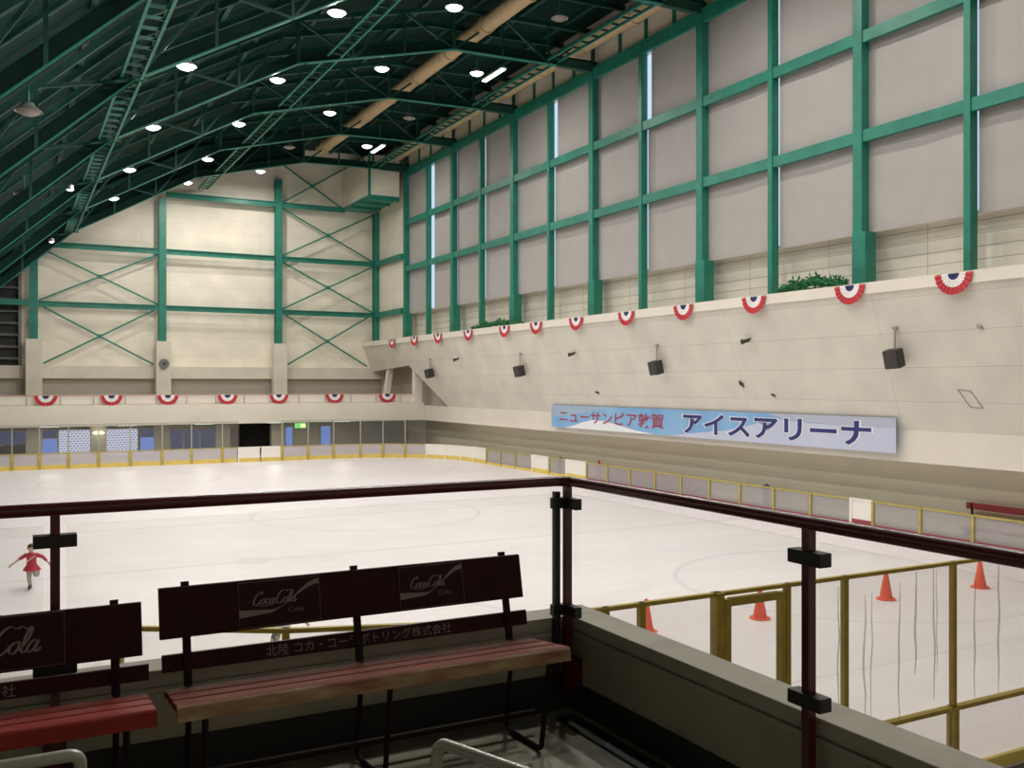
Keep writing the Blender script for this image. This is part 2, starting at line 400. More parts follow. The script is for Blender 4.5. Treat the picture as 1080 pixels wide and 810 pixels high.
struct('wall_right_corner', MB().box(27.0, 28.2, 68.42, 75.2, 8.2, 21.3), M['creamside'])
# roof deck over the trusses
PROF = [(-8.6, 3.9), (-5, 7.2), (3.6, 15.1), (11.4, 19.5), (19.0, 21.4), (27.0, 21.6)]
def chord(x):
    for (a, za), (b, zb) in zip(PROF, PROF[1:]):
        if x <= b: return za + (zb - za) * (x - a) / (b - a)
    return PROF[-1][1]
DK = 2.55
pro = [(x, z + DK) for x, z in PROF]; pro[-1] = (28.0, 21.7 + DK)
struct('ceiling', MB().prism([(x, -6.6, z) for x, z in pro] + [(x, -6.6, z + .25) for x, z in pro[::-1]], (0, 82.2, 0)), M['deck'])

gp = [(x, chord(x) + .4) for x in (-5, 3.6, 11.4, 19.0)]
struct('wall_gable', MB().prism([(x, 68.7, z) for x, z in gp] + [(x, 68.7, z + 2.1) for x, z in gp[::-1]], (0, .08, 0)), M['deck'])

# ------------------------------------------------------------------ gallery parapet with coping (nearest walls)
for nm, bx in (('wall_parapet', lambda a, b, z0, z1: (-8, 2.45 + b, 4.01 + a, 4.01 + b, z0, z1)),
               ('wall_parapet_side', lambda a, b, z0, z1: (2.45 + a, 2.45 + b, -6, 4.01 + a, z0, z1))):
    struct(nm, MB().box(*bx(.022, .16, -.1, FZ + .395)), M['parapet_in'])
    cp = MB().box(*bx(0, .175, FZ + .402, FZ + .456)).box(*bx(.014, .16, FZ + .385, FZ + .402)).box(*bx(.002, .16, FZ + .362, FZ + .385))
    struct({'wall_parapet': 'trim_5', 'wall_parapet_side': 'trim_6'}[nm], cp, M['parapet'], bevel=.004)
struct('baseboard_front', MB().box(-8, 2.47, 4.012, 4.04, FZ, FZ + .17), M['skirting'])
struct('baseboard_side', MB().box(2.452, 2.48, -6, 4.02, FZ, FZ + .13), M['skirting'])
struct('trim_7', MB().box(2.30, 2.40, -6, 3.9, FZ, FZ + .012), M['skirting'])

# ------------------------------------------------------------------ railing of the gallery
def clamp(parent, p, along):
    m = MB()
    if along == 'x': m.box(p[0] - .075, p[0] + .075, p[1] - .026, p[1] + .03, p[2] - .024, p[2] + .024)
    else: m.box(p[0] - .026, p[0] + .03, p[1] - .075, p[1] + .075, p[2] - .024, p[2] + .024)
    m.build('glass_clamp', M['clamp'], parent, world=True, bevel=.003)
HZ = FZ + 1.127
ra = thing('railing', 'maroon steel railing with clear glass panels behind the two benches', 'railing', (.15, 3.97, FZ), 'gallery railings')
MB().tube(rounded([(-6, 3.97, HZ), (2.36, 3.97, HZ), (2.41, 3.92, HZ)], .05), .0245, 14).build('handrail', M['maroon'], ra, True, world=True)
for x in (-2.06, .152):
    MB().box(x - .0165, x + .0165, 3.955, 3.99, FZ + .1, HZ - .01).build('post', M['maroon'], ra, world=True)
    for z in (1.008, .522): clamp(ra, (x, 3.972, FZ + z), 'x')
    MB().box(x - .04, x + .04, 3.99, 4.034, FZ + .12, FZ + .26).build('wall_bracket', M['maroon'], ra, world=True)
MB().box(2.345, 2.374, 3.975, 4.005, FZ + .1, FZ + 1.075).build('end_post', M['clamp'], ra, world=True)
for z in (1.02, .50): MB().box(2.33, 2.40, 3.965, 4.0, FZ + z - .026, FZ + z + .026).build('glass_clamp', M['clamp'], ra, world=True)
for x0, x1 in ((-5.9, -2.10), (-2.02, .112), (.192, 2.34)):
    MB().box(x0, x1, 3.972, 3.980, FZ + .47, FZ + 1.065).build('glass_panel', M['glass'], ra, world=True)
rb = thing('railing', 'maroon steel railing with clear glass panels running toward the viewer beside the benches', 'railing', (2.41, 2.385, FZ), 'gallery railings')
MB().tube([(2.41, 3.925, HZ), (2.41, -5.5, HZ)], .0245, 14).build('handrail', M['maroon'], rb, True, world=True)
for y in (3.97, 2.385, .8):
    MB().box(2.393, 2.427, y - .0165, y + .0165, FZ + .1, HZ - .01).build('post', M['maroon'], rb, world=True)
    for z in ((1.008, .522) if y < 3.9 else ()): clamp(rb, (2.41, y, FZ + z), 'y')
    MB().box(2.427, 2.472, y - .04, y + .04, FZ + .12, FZ + .26).build('wall_bracket', M['maroon'], rb, world=True)
for z in (1.02, .50): MB().box(2.395, 2.43, 3.87, 3.985, FZ + z - .026, FZ + z + .026).build('glass_clamp', M['clamp'], rb, world=True)
for y0, y1 in ((2.425, 3.93), (.84, 2.345), (-2, .76)):
    MB().box(2.412, 2.420, y0, y1, FZ + .47, FZ + 1.065).build('glass_panel', M['glass'], rb, world=True)

# ------------------------------------------------------------------ script lettering for the bench signs
def stroke(m, pts, w, mtx, n=7, wmin=.25):
    """calligraphic ribbon: broad on down-strokes, thin on up-strokes"""
    pp = smoothpath([(x, y, 0) for x, y in pts], n); L, Rr = [], []
    for i, p in enumerate(pp):
        t = (pp[min(i + 1, len(pp) - 1)] - pp[max(i - 1, 0)]).normalized(); nrm = Vector((-t.y, t.x, 0))
        k = abs(t.dot(Vector((.94, -.34, 0)).cross(Vector((0, 0, 1)))))
        ww = w * (wmin + (1 - wmin) * k ** 1.6) * .5
        L.append(p + nrm * ww); Rr.append(p - nrm * ww)
    q = len(pp)
    m.add([mtx @ v for v in L + Rr], [[i, i + 1, q + i + 1, q + i] for i in range(q - 1)])
def script_word(mtx, w=.13):
    """the flowing soft-drink wordmark; unit: x-height .5, about 4.6 wide"""
    m = MB()
    def sh(pts, dx=0, s=1.0): return [((x + .30 * y) * s + dx, y * s) for x, y in pts]
    CC = [(.62, .98), (.70, 1.16), (.52, 1.22), (.24, 1.0), (.06, .55), (.08, .12), (.30, -.05), (.58, .12), (.74, .38)]
    O = [(.34, .52), (.12, .46), (.02, .22), (.12, .02), (.30, .06), (.40, .30), (.34, .52), (.46, .46), (.62, .50)]
    c = [(.38, .42), (.30, .53), (.12, .42), (.04, .18), (.16, .0), (.34, .10), (.48, .26)]
    a = [(.38, .44), (.24, .53), (.07, .38), (.03, .12), (.14, .0), (.30, .14), (.42, .52), (.36, .12), (.44, .0), (.60, .18)]
    l = [(.0, .12), (.22, .5), (.32, .95), (.24, 1.16), (.13, .8), (.10, .2), (.18, .0), (.36, .14)]
    stroke(m, sh(CC, 0), w, mtx); stroke(m, sh(O, .72), w * .9, mtx); stroke(m, sh(c, 1.18), w * .9, mtx); stroke(m, sh(a, 1.60), w * .9, mtx)
    stroke(m, sh([(.0, .42), (.16, .45)], 2.14), w * .8, mtx, wmin=1)
    stroke(m, sh([(1.30, 1.02), (1.02, 1.20), (.80, 1.12), (.50, 1.24), (.20, .98), (.04, .5), (.08, .1), (.30, -.05), (.60, .12), (.74, .36)], 2.26), w, mtx)
    stroke(m, sh(O, 2.98), w * .9, mtx); stroke(m, sh(l, 3.42), w * .9, mtx); stroke(m, sh(a, 3.74), w * .9, mtx)
    stroke(m, sh([(.30, -.05), (.9, -.16), (1.5, -.14), (2.0, -.1)], .05), w * .7, mtx, wmin=.5)
    return m
def wave_ribbon(x0, x1, mtx, h):
    """the white swoosh under and over the wordmark"""
    top, bot = [], []
    for i in range(25):
        t = i / 24; x = x0 + (x1 - x0) * t
        c = -.42 - .16 * math.sin(min(t, .55) / .55 * PI * .55) + (max(t - .38, 0) / .62) ** 1.0 * 1.75
        c = -.55 + .03 * t if t < .36 else -.54 + 1.72 * (3 * ((t - .36) / .64) ** 2 - 2 * ((t - .36) / .64) ** 3)
        th = .20 * (1 - min(t / .52, 1)) + .05 if t < .55 else .05 + .13 * ((t - .55) / .45)
        if .45 < t < .72: th *= .55
        top.append((x, c + th)); bot.append((x, c - th))
    q = len(top); m = MB()
    m.add([mtx @ Vector((x, y * h, 0)) for x, y in top + bot], [[i, i + 1, q + i + 1, q + i] for i in range(q - 1)])
    return m
def face_cam(x, y, z, s=1.0, tilt=0.0):
    """local x -> world X, local y -> up, normal -> -Y"""
    return Matrix.Translation((x, y, z)) @ Matrix.Rotation(PI / 2 - tilt, 4, 'X') @ Matrix.Diagonal((s, s, s, 1))

# ------------------------------------------------------------------ benches
def bench(root, x0, x1, zb0, zb1, zs0, zs1, posts, slat_mat, edge_mat, back_mat):
    F, B = Vector((0, 3.44, FZ + .487)), Vector((0, 3.80, FZ + .437))
    d = (B - F)
    k = [(0.0, .295), (.352, .625), (.682, .985)]
    for i, (a, b) in enumerate(k):                                  # three seat slats
        p0, p1 = F + d * a, F + d * b
        m = MB(); q = [(x0 + .004 * i, p0.y, p0.z), (x0 + .004 * i, p1.y, p1.z), (x0 + .004 * i, p1.y, p1.z - .026), (x0 + .004 * i, p0.y, p0.z - .026)]
        m.prism(q, (x1 - x0, 0, 0)); m.build('seat_slat', slat_mat, root, world=True, bevel=.004)
    m = MB().prism([(x0, 3.433, FZ + .478), (x0, 3.44, FZ + .486), (x0, 3.452, FZ + .456), (x0, 3.447, FZ + .428), (x0, 3.425, FZ + .430)], (x1 - x0, 0, 0))
    m.build('front_board', edge_mat, root, world=True, bevel=.003)
    def yb(z): return 3.838 + (z - .44) * .22
    for x in posts:
        MB().bar((x, yb(.43), FZ + .43), (x, yb(zb1 + .014), FZ + zb1 + .014), .030, .016, up=(0, -1, 0)).build('back_post', M['blacksteel'], root, world=True)
        path = rounded([(x, 3.47, FZ + .44), (x + .01, 3.56, FZ + .03), (x + .02, 3.60, FZ + .014), (x, 3.88, FZ + .014), (x, 3.80, FZ + .44)], .07)
        MB().tube(path, .0115, 8).build('leg_frame', M['blacksteel'], root, True, world=True)
        MB().bar((x, 3.47, FZ + .447), (x, 3.80, FZ + .405), .026, .022).build('seat_bracket', M['blacksteel'], root, world=True)
    MB().tube([(x0 + .06, 3.80, FZ + .095), (x1 + .03, 3.80, FZ + .095)], .016, 8).build('stretcher', M['blacksteel'], root, True, world=True)
    bb = MB().prism([(x0, yb(zb0) - .027, FZ + zb0), (x0, yb(zb0) - .009, FZ + zb0), (x0, yb(zb1) - .009, FZ + zb1), (x0, yb(zb1) - .027, FZ + zb1)], (x1 - x0, 0, 0)).build('backrest_board', back_mat, root, world=True, bevel=.002)
    ls = MB().prism([(x0 + .01, yb(zs0) + .009, FZ + zs0), (x0 + .01, yb(zs0) + .023, FZ + zs0), (x0 + .01, yb(zs1) + .023, FZ + zs1), (x0 + .01, yb(zs1) + .009, FZ + zs1)], (x1 - x0 + .015, 0, 0)).build('lower_back_slat', back_mat, root, world=True)
    return bb, ls, yb
TILT = math.atan(.22)
def sign_plate(root, yb, xa, xb, za, zb_, style):
    yy = lambda z: yb(z) - .0285
    pl = MB().prism([(xa, yy(za) - .003, FZ + za), (xa, yy(za) + .001, FZ + za), (xa, yy(zb_) + .001, FZ + zb_), (xa, yy(zb_) - .003, FZ + zb_)], (xb - xa, 0, 0)).build('sign_plate', M['plate'], root, world=True)
    w, h, zc, xc = xb - xa, zb_ - za, (za + zb_) / 2, (xa + xb) / 2
    bd = MB(); t = .0022
    for a, b, c, d in ((xa, xb, za, za + t), (xa, xb, zb_ - t, zb_), (xa, xa + t, za, zb_), (xb - t, xb, za, zb_)):
        bd.prism([(a, yy(c) - .0045, FZ + c), (a, yy(c) - .003, FZ + c), (a, yy(d) - .003, FZ + d), (a, yy(d) - .0045, FZ + d)], (b - a, 0, 0))
    bd.build('sign_border', M['signline'], pl, world=True)
    if style == 'wave':
        s = w * .585 / 4.75
        script_word(face_cam(xa + w * .165, yy(zc) - .0045, FZ + zc - h * .015, s, TILT), .15).build('lettering', M['signtext'], pl, world=True)
        wave_ribbon(-w * .495, w * .495, face_cam(xc, yy(zc) - .004, FZ + zc, 1, TILT), h * .34).build('swoosh', M['signtext'], pl, world=True)
        text_mb('Coke', h * .17, face_cam(xa + w * .60, yy(zc - h * .24) - .0045, FZ + zc - h * .24, 1, TILT)).build('small_lettering', M['signtext_dim'], pl, world=True)
    else:
        s = w * .68 / 4.75
        script_word(face_cam(xa + w * .225, yy(zc - h * .20) - .0045, FZ + zc - h * .20, s, TILT), .125).build('lettering', M['signtext'], pl, world=True)
    return pl
b1 = thing('bench', 'long bench with brown-red seat slats and worn pale front edge, in the gallery corner', 'bench', (1.3, 3.6, FZ), 'gallery benches')
bb, ls, yb = bench(b1, .51, 2.10, .615, .805, .485, .548, (.612, 1.306, 2.02), M['brownwood'], M['wornwood'], M['maroon_dark'])
sign_plate(b1, yb, .81, 1.143, .622, .798, 'wave')
sign_plate(b1, yb, 1.495, 1.80, .622, .798, 'wave')
def slat_text(ls, x, yb, z, width):
    t = text_mb('北陸 コカ・コーラボトリング株式会社', .05, Matrix.Identity(4))
    k = width / t.width
    t.xf(face_cam(x, yb(z) + .0035, FZ + z - .018, 1, TILT) @ Matrix.Diagonal((k, .95, 1, 1)))
    t.build('lettering', M['signtext'], ls, world=True)
slat_text(ls, .92, yb, .517, .82)
b2 = thing('bench', 'red slatted bench with one large framed drink sign, cut off by the picture edge', 'bench', (-.4, 3.6, FZ), 'gallery benches')
bb2, ls2, yb2 = bench(b2, -1.15, .447, .568, .762, .468, .525, (-1.05, -.35, .352), M['redwood'], M['redwood'], M['maroon_dark'])
sign_plate(b2, yb2, -.36, .18, .575, .760, 'plain')
slat_text(ls2, -.80, yb2, .497, .82)

# ------------------------------------------------------------------ tubular chairs at the lower edge of the picture
def pipe_chair(label, loc, rz):
    t = thing('tube_chair', label, 'chair', loc, 'tube-framed chairs', rz)
    w = .22
    back = rounded([(-w, .02, .40), (-w, -.05, .745), (w, -.05, .745), (w, .02, .40)], .028, 6)
    MB().tube(back, .0145, 12).build('back_frame', M['pipe'], t, True)
    MB().box(-w + .02, w - .02, -.045, -.02, .50, .68).build('backrest', M['vinyl'], t, bevel=.01)
    MB().box(-w + .005, w - .005, .0, .40, .42, .46).build('seat', M['vinyl'], t, bevel=.012)
    for sx in (-1, 1):
        MB().tube([(sx * w, .40, .42), (sx * w, .44, .012)], .0125, 10).build('leg', M['pipe'], t, True)
        MB().tube([(sx * w, .02, .42), (sx * w, -.08, .012)], .0125, 10).build('leg', M['pipe'], t, True)
        MB().tube([(sx * w, .0, .42), (sx * w, .42, .42)], .0125, 10).build('seat_rail', M['pipe'], t, True)
    MB().tube([(-w, .425, .2), (w, .425, .2)], .009, 8).build('stretcher', M['pipe'], t, True)
    return t
pipe_chair('grey tube-framed chair whose back rail shows below the red bench', (-.075, 2.455, FZ), 0)
pipe_chair('grey tube-framed chair turned sideways below the long bench', (.937, 1.857, FZ), R(111))

# ------------------------------------------------------------------ roof trusses
TY = [68.4, 59.57, 50.74, 41.9, 33.07, 24.24, 15.4, 6.6]
def polyoff(dz): return [(x, z + dz) for x, z in PROF[1:]]
def make_truss():
    t = thing('roof_truss', '', 'roof truss', (0, 0, 0), 'green roof trusses')
    m = MB(); P = polyoff(0)
    for (xa, za), (xb, zb) in zip(P, P[1:]):
        m.bar((xa, 0, za), (xb, 0, zb), .26, .05)
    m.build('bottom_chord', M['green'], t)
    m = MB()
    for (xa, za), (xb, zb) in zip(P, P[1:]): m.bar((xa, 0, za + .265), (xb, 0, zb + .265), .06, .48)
    m.build('chord_web', M['deck'], t)  # dark deck green paints in the shade above the lit flange
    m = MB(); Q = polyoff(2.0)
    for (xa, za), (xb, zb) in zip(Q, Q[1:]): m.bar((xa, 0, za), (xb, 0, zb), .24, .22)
    m.build('top_chord', M['roofsteel_shade'], t)
    nodes = []
    for (xa, za), (xb, zb) in zip(P, P[1:]):
        for k in range(3): nodes.append((xa + (xb - xa) * k / 3, za + (zb - za) * k / 3))
    nodes.append(P[-1])
    for i, (x, z) in enumerate(nodes):
        if i % 3 == 0:
            MB().bar((x, 0, z), (x, 0, z + 2.0), .16, .16).build('web_post', M['roofsteel_shade'], t)
            MB().prism([(x - .45, -.02, z + .02), (x + .45, -.02, z + .02), (x + .25, -.02, z + .5), (x - .25, -.02, z + .5)], (0, .04, 0)).build('gusset_plate', M['roofsteel_shade'], t)
        else: MB().bar((x, 0, z), (x, 0, z + 2.0), .11, .11).build('web_post', M['roofsteel_shade'], t)
        if i < len(nodes) - 1:
            x2, z2 = nodes[i + 1]
            a, b = ((x, 0, z), (x2, 0, z2 + 2.0)) if i % 2 else ((x, 0, z + 2.0), (x2, 0, z2))
            MB().bar(a, b, .11, .11).build('web_diagonal', M['roofsteel_shade'], t)
    MB().box(24.8, 26.95, -.14, .14, 21.5, 21.95).build('end_haunch', M['roofsteel_shade'], t)
    return t
tr = make_truss(); tr.location = (0, TY[0], 0)
tr['label'] = 'green arched roof truss against the far wall corner, farthest of the row'
for i, y in enumerate(TY[1:]):
    copy_tree(tr, f'green arched roof truss, {ORD[i + 1]} of the row counting from the far wall', (0, y, 0))
def make_rafter():
    m = MB(); P = [(x, z + 2.12) for x, z in PROF[1:]]
    for (xa, za), (xb, zb) in zip(P, P[1:]):
        m.bar((xa, 0, za), (xb, 0, zb), .16, .05); m.bar((xa, 0, za + .14), (xb, 0, zb + .14), .05, .26)
    return m
ro = None; n = 0
for y in TY:
    for k in (2.94, 5.88):
        if y - k < 4: continue
        o = make_rafter().build('roof_rafter', M['roofsteel_shade']) if ro is None else ro.copy()
        if ro is None: ro = o
        else: C.objects.link(o)
        o.location = (0, y - k, 0)
        tag(o, f'slim green rafter under the dark roof deck, {ORD[n]} from the far wall', 'rafter', 'rafters between the trusses'); n += 1
po = None; n = 0
for (xa, za), (xb, zb) in zip(PROF[1:], PROF[2:]):
    for k in range(3):
        x, z = xa + (xb - xa) * (k + .5) / 3, za + (zb - za) * (k + .5) / 3
        o = MB().box(-.09, .09, -3, 75, 0, .16).build('roof_purlin', M['roofsteel_shade']) if po is None else po.copy()
        if po is None: po = o
        else: C.objects.link(o)
        o.location = (x, 0, z + DK - .17)
        tag(o, f'long green purlin under the roof deck, {ORD[11 - n]} from the blind-covered wall', 'purlin', 'roof purlins'); n += 1
# ladder-like lattice braces lying between the trusses
lo_ = thing('lattice_brace', '', 'lattice brace', (0, 0, 0), 'ladder-like roof braces')
for sx in (-.3, .3): MB().box(sx - .045, sx + .045, -8.7, -.13, -.06, .06).build('side_rail', M['green'], lo_)
for k in range(10): MB().box(-.26, .26, -.55 - k * .86 - .04, -.55 - k * .86 + .04, -.04, .04).build('rung', M['roofsteel_shade'], lo_)
rowname = {3.5: 'lowest row by the roof bend', 13.0: 'middle row', 24.5: 'row nearest the blind-covered wall'}
first = True
for x in (3.5, 13.0, 24.5):
    for i, y in enumerate(TY[:-1]):
        lab = f'green ladder-like roof brace, {rowname[x]}, {ORD[i]} from the far wall'
        if first: lo_.location = (x, y, chord(x) + .16); lo_['label'] = lab; first = False; r0 = lo_
        else: copy_tree(lo_, lab, (x, y, chord(x) + .16))
e = thing('lattice_brace', 'short green ladder-like brace stub meeting the far wall', 'lattice brace', (13, 74.9, chord(13) + .16), 'ladder-like roof braces')
for sx in (-.3, .3): MB().box(sx - .045, sx + .045, -6.3, 0, -.06, .06).build('side_rail', M['green'], e)
for k in range(7): MB().box(-.26, .26, -.45 - k * .86 - .04, -.45 - k * .86 + .04, -.04, .04).build('rung', M['green'], e)
# ducts
def duct(label, x, z, y0, y1, r):
    t = thing('air_duct', label, 'air duct', (x, y0, z), 'tan air ducts')
    MB().tube([(0, 0, 0), (0, y1 - y0, 0)], r, 18).build('pipe', M['tan'], t, True)
    k = 2.2
    while k < y1 - y0:
        MB().tube([(0, k, 0), (0, k + .22, 0)], r + .05, 18).build('collar', M['tan'], t, True); k += 4.4
duct('tan round air duct running inside the roof trusses', 20.6, 22.75, 4, 69.5, .40)
duct('tan round air duct along the top of the blind-covered wall', 26.25, 22.75, 4, 68.2, .42)

# ------------------------------------------------------------------ roof lamps
def make_lamp(on):
    t = thing('ceiling_lamp', '', 'lamp', (0, 0, 0), 'round roof lamps')
    MB().lathe([(.10, .26), (.15, .25), (.19, .17), (.33, .06), (.38, 0), (.36, 0), (.31, .05), (.18, .15)], 24).build('reflector', M['lamp_shell'], t, True)
    MB().lathe([(0, -.13), (.14, -.115), (.25, -.07), (.32, 0), (.33, .03), (0, .05)], 24).build('lens', M['lamp_on'] if on else M['lamp_off'], t, True)
    MB().tube([(0, 0, .25), (0, 0, .80)], .03, 8).build('hanger', M['green'], t)
    if on:
        L = bpy.data.lights.new('lamp_light', 'AREA'); L.shape = 'DISK'; L.size = .6; L.energy = LAMP_W; L.color = (1.0, .95, .885)
        lo = bpy.data.objects.new('lamp_light', L); C.objects.link(lo); lo.parent = t; lo.location = (0, 0, -.16)
    return t
LAMP_W = 415
ROWS = [('lowest lit row', 5.6, .35, [(62.8, 1), (54, 1), (44.6, 1), (35.5, 1), (26.0, 1), (17.2, 1), (8.4, 1)]),
        ('second row from the low eave', 11.1, .1, [(70.0, 1), (62.1, 1), (52.9, 1), (44.4, 1), (35.3, 1), (26.4, 1), (17.6, 1), (8.8, 1)]),
        ('third row from the low eave', 16.4, .15, [(70.6, 1), (62.5, 0), (53.5, 1), (44.8, 1), (36.1, 1), (27.3, 1), (18.4, 1), (9.6, 1)]),
        ('row nearest the blind-covered wall', 21.7, .05, [(62.2, 1), (54.4, 0), (44.9, 1), (36.4, 0), (27.5, 1), (18.7, 1)])]
pro_on = pro_off = None
for nm, x, dz, ys in ROWS:
    for i, (y, on) in enumerate(ys):
        lab = f'{"lit" if on else "unlit"} round roof lamp, {nm}, {ORD[i]} from the far wall'
        loc = (x, y, chord(x) + dz)
        if on and pro_on is None: t = pro_on = make_lamp(1); t['label'] = lab; t.location = loc
        elif not on and pro_off is None: t = pro_off = make_lamp(0); t['label'] = lab; t.location = loc
        else: copy_tree(pro_on if on else pro_off, lab, loc)
copy_tree(pro_off, 'unlit round roof lamp on the eave slope, farther of the two', (.5, 42.5, 12.75))
copy_tree(pro_off, 'unlit round roof lamp on the eave slope, nearer of the two', (.48, 30.5, 13.0))
for lab, loc in (('tiny lit lamp low on the roof slope, nearer of the two', (2.4, 46.8, 13.9)), ('tiny lit lamp low on the roof slope, beside the far wall', (2.3, 65.2, 14.0))):
    t = thing('spot_lamp', lab, 'lamp', loc, 'tiny lamps on the roof slope')
    MB().lathe([(.05, .25), (.14, .2), (.17, 0), (.15, 0)], 14).build('housing', M['lamp_shell'], t, True)
    MB().lathe([(0, -.06), (.1, -.04), (.14, .02), (0, .03)], 14).build('lens', M['lamp_on'], t, True)
for lab, y in (('lit strip lamp under the roof brace, nearer of the two', 44.9), ('lit strip lamp under the roof brace, near the corner box', 62.8)):
    t = thing('strip_lamp', lab, 'lamp', (22.7, y, 21.55), 'strip lamps')
    MB().box(-.16, .16, -1.2, 1.2, .06, .14).build('housing', M['lamp_shell'], t)
    for sx in (-.08, .08): MB().tube([(sx, -1.15, .02), (sx, 1.15, .02)], .045, 8).build('tube', M['tube_on'], t)

# ------------------------------------------------------------------ blind-covered wall: columns, beams, blinds, windows
XW = 26.85
mains, minors = TY, [TY[0] - 4.415 - 8.83 * k for k in range(7)]
def wall_col(y, w, label, wide):
    t = thing('steel_column', label, 'column', (XW, y, 8.28), 'columns of the blind-covered wall')
    MB().box(0, .36, -w / 2, w / 2, 0, 13.3).build('shaft', M['green'], t)
    if wide: MB().box(-.04, .5, -w / 2 - .20, w / 2, 0, 2.35).build('base_sheath', M['green'], t)
    return t
for i, y in enumerate(mains): wall_col(y, .40, f'thick green column of the blind-covered wall, {ORD[i]} from the far corner', True)
for i, y in enumerate(minors): wall_col(y, .24, f'slim green mullion of the blind-covered wall, {ORD[i]} from the far corner', False)
for z, h, lab in ((21.35, .5, 'top green beam along the blind-covered wall'), (17.6, .42, 'middle green beam along the blind-covered wall'), (14.05, .42, 'lowest green beam along the blind-covered wall')):
    o = MB().box(XW + .04, XW + .24, 4, 68.4, z - h / 2, z + h / 2).build('steel_beam', M['green']); tag(o, lab, 'beam', 'long beams of the blind-covered wall')
o = MB().box(XW + .02, XW + .5, 4, 68.4, 21.62, 21.72).build('steel_beam', M['green']); tag(o, 'thin green ledge above the top beam of the blind-covered wall', 'beam', 'long beams of the blind-covered wall')
ys = sorted(mains + minors, reverse=True)
rows = [('top', 17.58, 21.28), ('middle', 14.05, 17.56), ('bottom', 10.66, 14.03)]
for j, (a, b) in enumerate(zip(ys, ys[1:])):
    # daylight slit beside each slim mullion
    far_m = a in minors; g1 = .06; jm = minors.index(a) if far_m else -1
    for rn, z0, z1 in rows:
        g0 = .14
        if jm == 0: g0 = .58
        elif jm in (2, 3) and rn == 'top': g0 = .40
        y1, y0 = a - g0, b + g1
        t = thing('window_blind', f'grey blind in the {rn} row, {ORD[j]} from the far corner', 'blind', (XW + .4, (y0 + y1) / 2, z0), f'{rn} row of blinds')
        m = MB(); K = 10; hw = (y1 - y0) / 2
        for s_ in (0, .03): m.v += [Vector((s_ + .035 * math.sin(PI * k / K) ** 2, hw - 2 * hw * k / K, zz)) for k in range(K + 1) for zz in (0, z1 - z0)]
        q = 2 * (K + 1)
        for k in range(K):
            i = 2 * k; m.f += [[i, i + 2, i + 3, i + 1], [q + i, q + i + 1, q + i + 3, q + i + 2], [i, q + i, q + i + 2, i + 2], [i + 1, i + 3, q + i + 3, q + i + 1]]
        m.f += [[0, 1, q + 1, q], [2 * K, q + 2 * K, q + 2 * K + 1, 2 * K + 1]]
        m.build('fabric', M['blind'], t, True)
        MB().box(-.02, .05, -hw, hw, -.05, .03).build('bottom_bar', M['blind'], t)
for i in range(len(mains) - 1):
    y1, y0 = mains[i], mains[i + 1]
    w = struct(f'window_{i + 1}', MB().box(27.5, 27.53, y0 + .05, y1 - .05, 10.75, 21.3), M['sky_on'])
    struct(f'trim_{20 + i}', MB().box(27.32, 27.8, y0 + .05, y1 - .05, 10.66, 10.75), M['white'])
so = None; n = 0
for i in range(len(mains) - 1):
    for k in range(1, 4):
        y = mains[i] - 8.83 * k / 4
        o = MB().box(0, .10, -.08, .08, 0, 1.9).build('wall_stud', M['green']) if so is None else so.copy()
        if so is None: so = o
        else: C.objects.link(o)
        o.location = (27.14, y, 21.7); tag(o, f'short green stud above the blinds, {ORD[n]} from the far corner', 'stud', 'studs above the blinds'); n += 1
# corner box under the roof
dbx = thing('corner_box', 'cream box with green framed underside in the far roof corner', 'duct box', (25.6, 71.8, 19.4), None)
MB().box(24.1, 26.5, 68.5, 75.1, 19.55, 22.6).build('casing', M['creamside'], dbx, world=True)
MB().box(24.05, 26.5, 68.45, 75.1, 19.35, 19.55).build('underside', M['green'], dbx, world=True)
for y in (68.6, 70.6, 72.6): MB().box(24.0, 26.5, y - .08, y + .08, 19.22, 19.36).build('bottom_joist', M['green'], dbx, world=True)
MB().box(23.98, 24.16, 68.38, 68.56, 19.25, 22.6).build('corner_post', M['green'], dbx, world=True)

# ------------------------------------------------------------------ far wall steel: columns, beams, cross braces
FC = [(1.5, 8.3, chord(1.5) + 1.0), (10.05, 8.3, 19.0), (18.7, 8.3, 21.3), (26.75, 8.3, 19.3)]
FL = ['green column of the far wall beside the dark louvres', 'green column of the far wall standing on the pillar with the round fixture', 'green column of the far wall, tallest, standing on a white pillar', 'green column in the far corner of the hall']
for (x, z0, z1), lab in zip(FC, FL):
    t = thing('steel_column', lab, 'column', (x, 74.5, z0), 'columns of the far wall')
    w = .52 if x < 26 else .40
    MB().box(-w / 2, w / 2, -.18, -.12, 0, z1 - z0).box(-w / 2, w / 2, .24, .30, 0, z1 - z0).box(-.05, .05, -.12, .24, 0, z1 - z0).build('shaft', M['green'], t)
    MB().box(-w / 2 - .04, w / 2 + .04, -.26, .36, 0, .05).build('base_plate', M['green'], t)
bays = [(1.5, 10.05, 'louvre-side bay'), (10.05, 18.7, 'middle bay'), (18.7, 26.75, 'corner bay')]
def far_beam(x0, x1, z, lab):
    t = MB().box(x0 + .28, x1 - .22, 74.42, 74.48, z - .2, z + .2).box(x0 + .28, x1 - .22, 74.3, 74.55, z + .14, z + .2).build('steel_beam', M['green'])
    tag(t, lab, 'beam', 'far wall beams')
for a, b, nm in bays:
    for z, rn in ((19.3, 'top'), (15.05, 'middle'), (10.85, 'lowest')):
        x0 = a
        if z > 19 and nm == 'louvre-side bay': continue
        if z == 15.05 and nm == 'louvre-side bay': x0 = 2.3
        if z > 19 and nm == 'corner bay': b_ = 24.3
        else: b_ = b
        far_beam(x0, b_, z, f'{rn} green beam in the {nm} of the far wall')
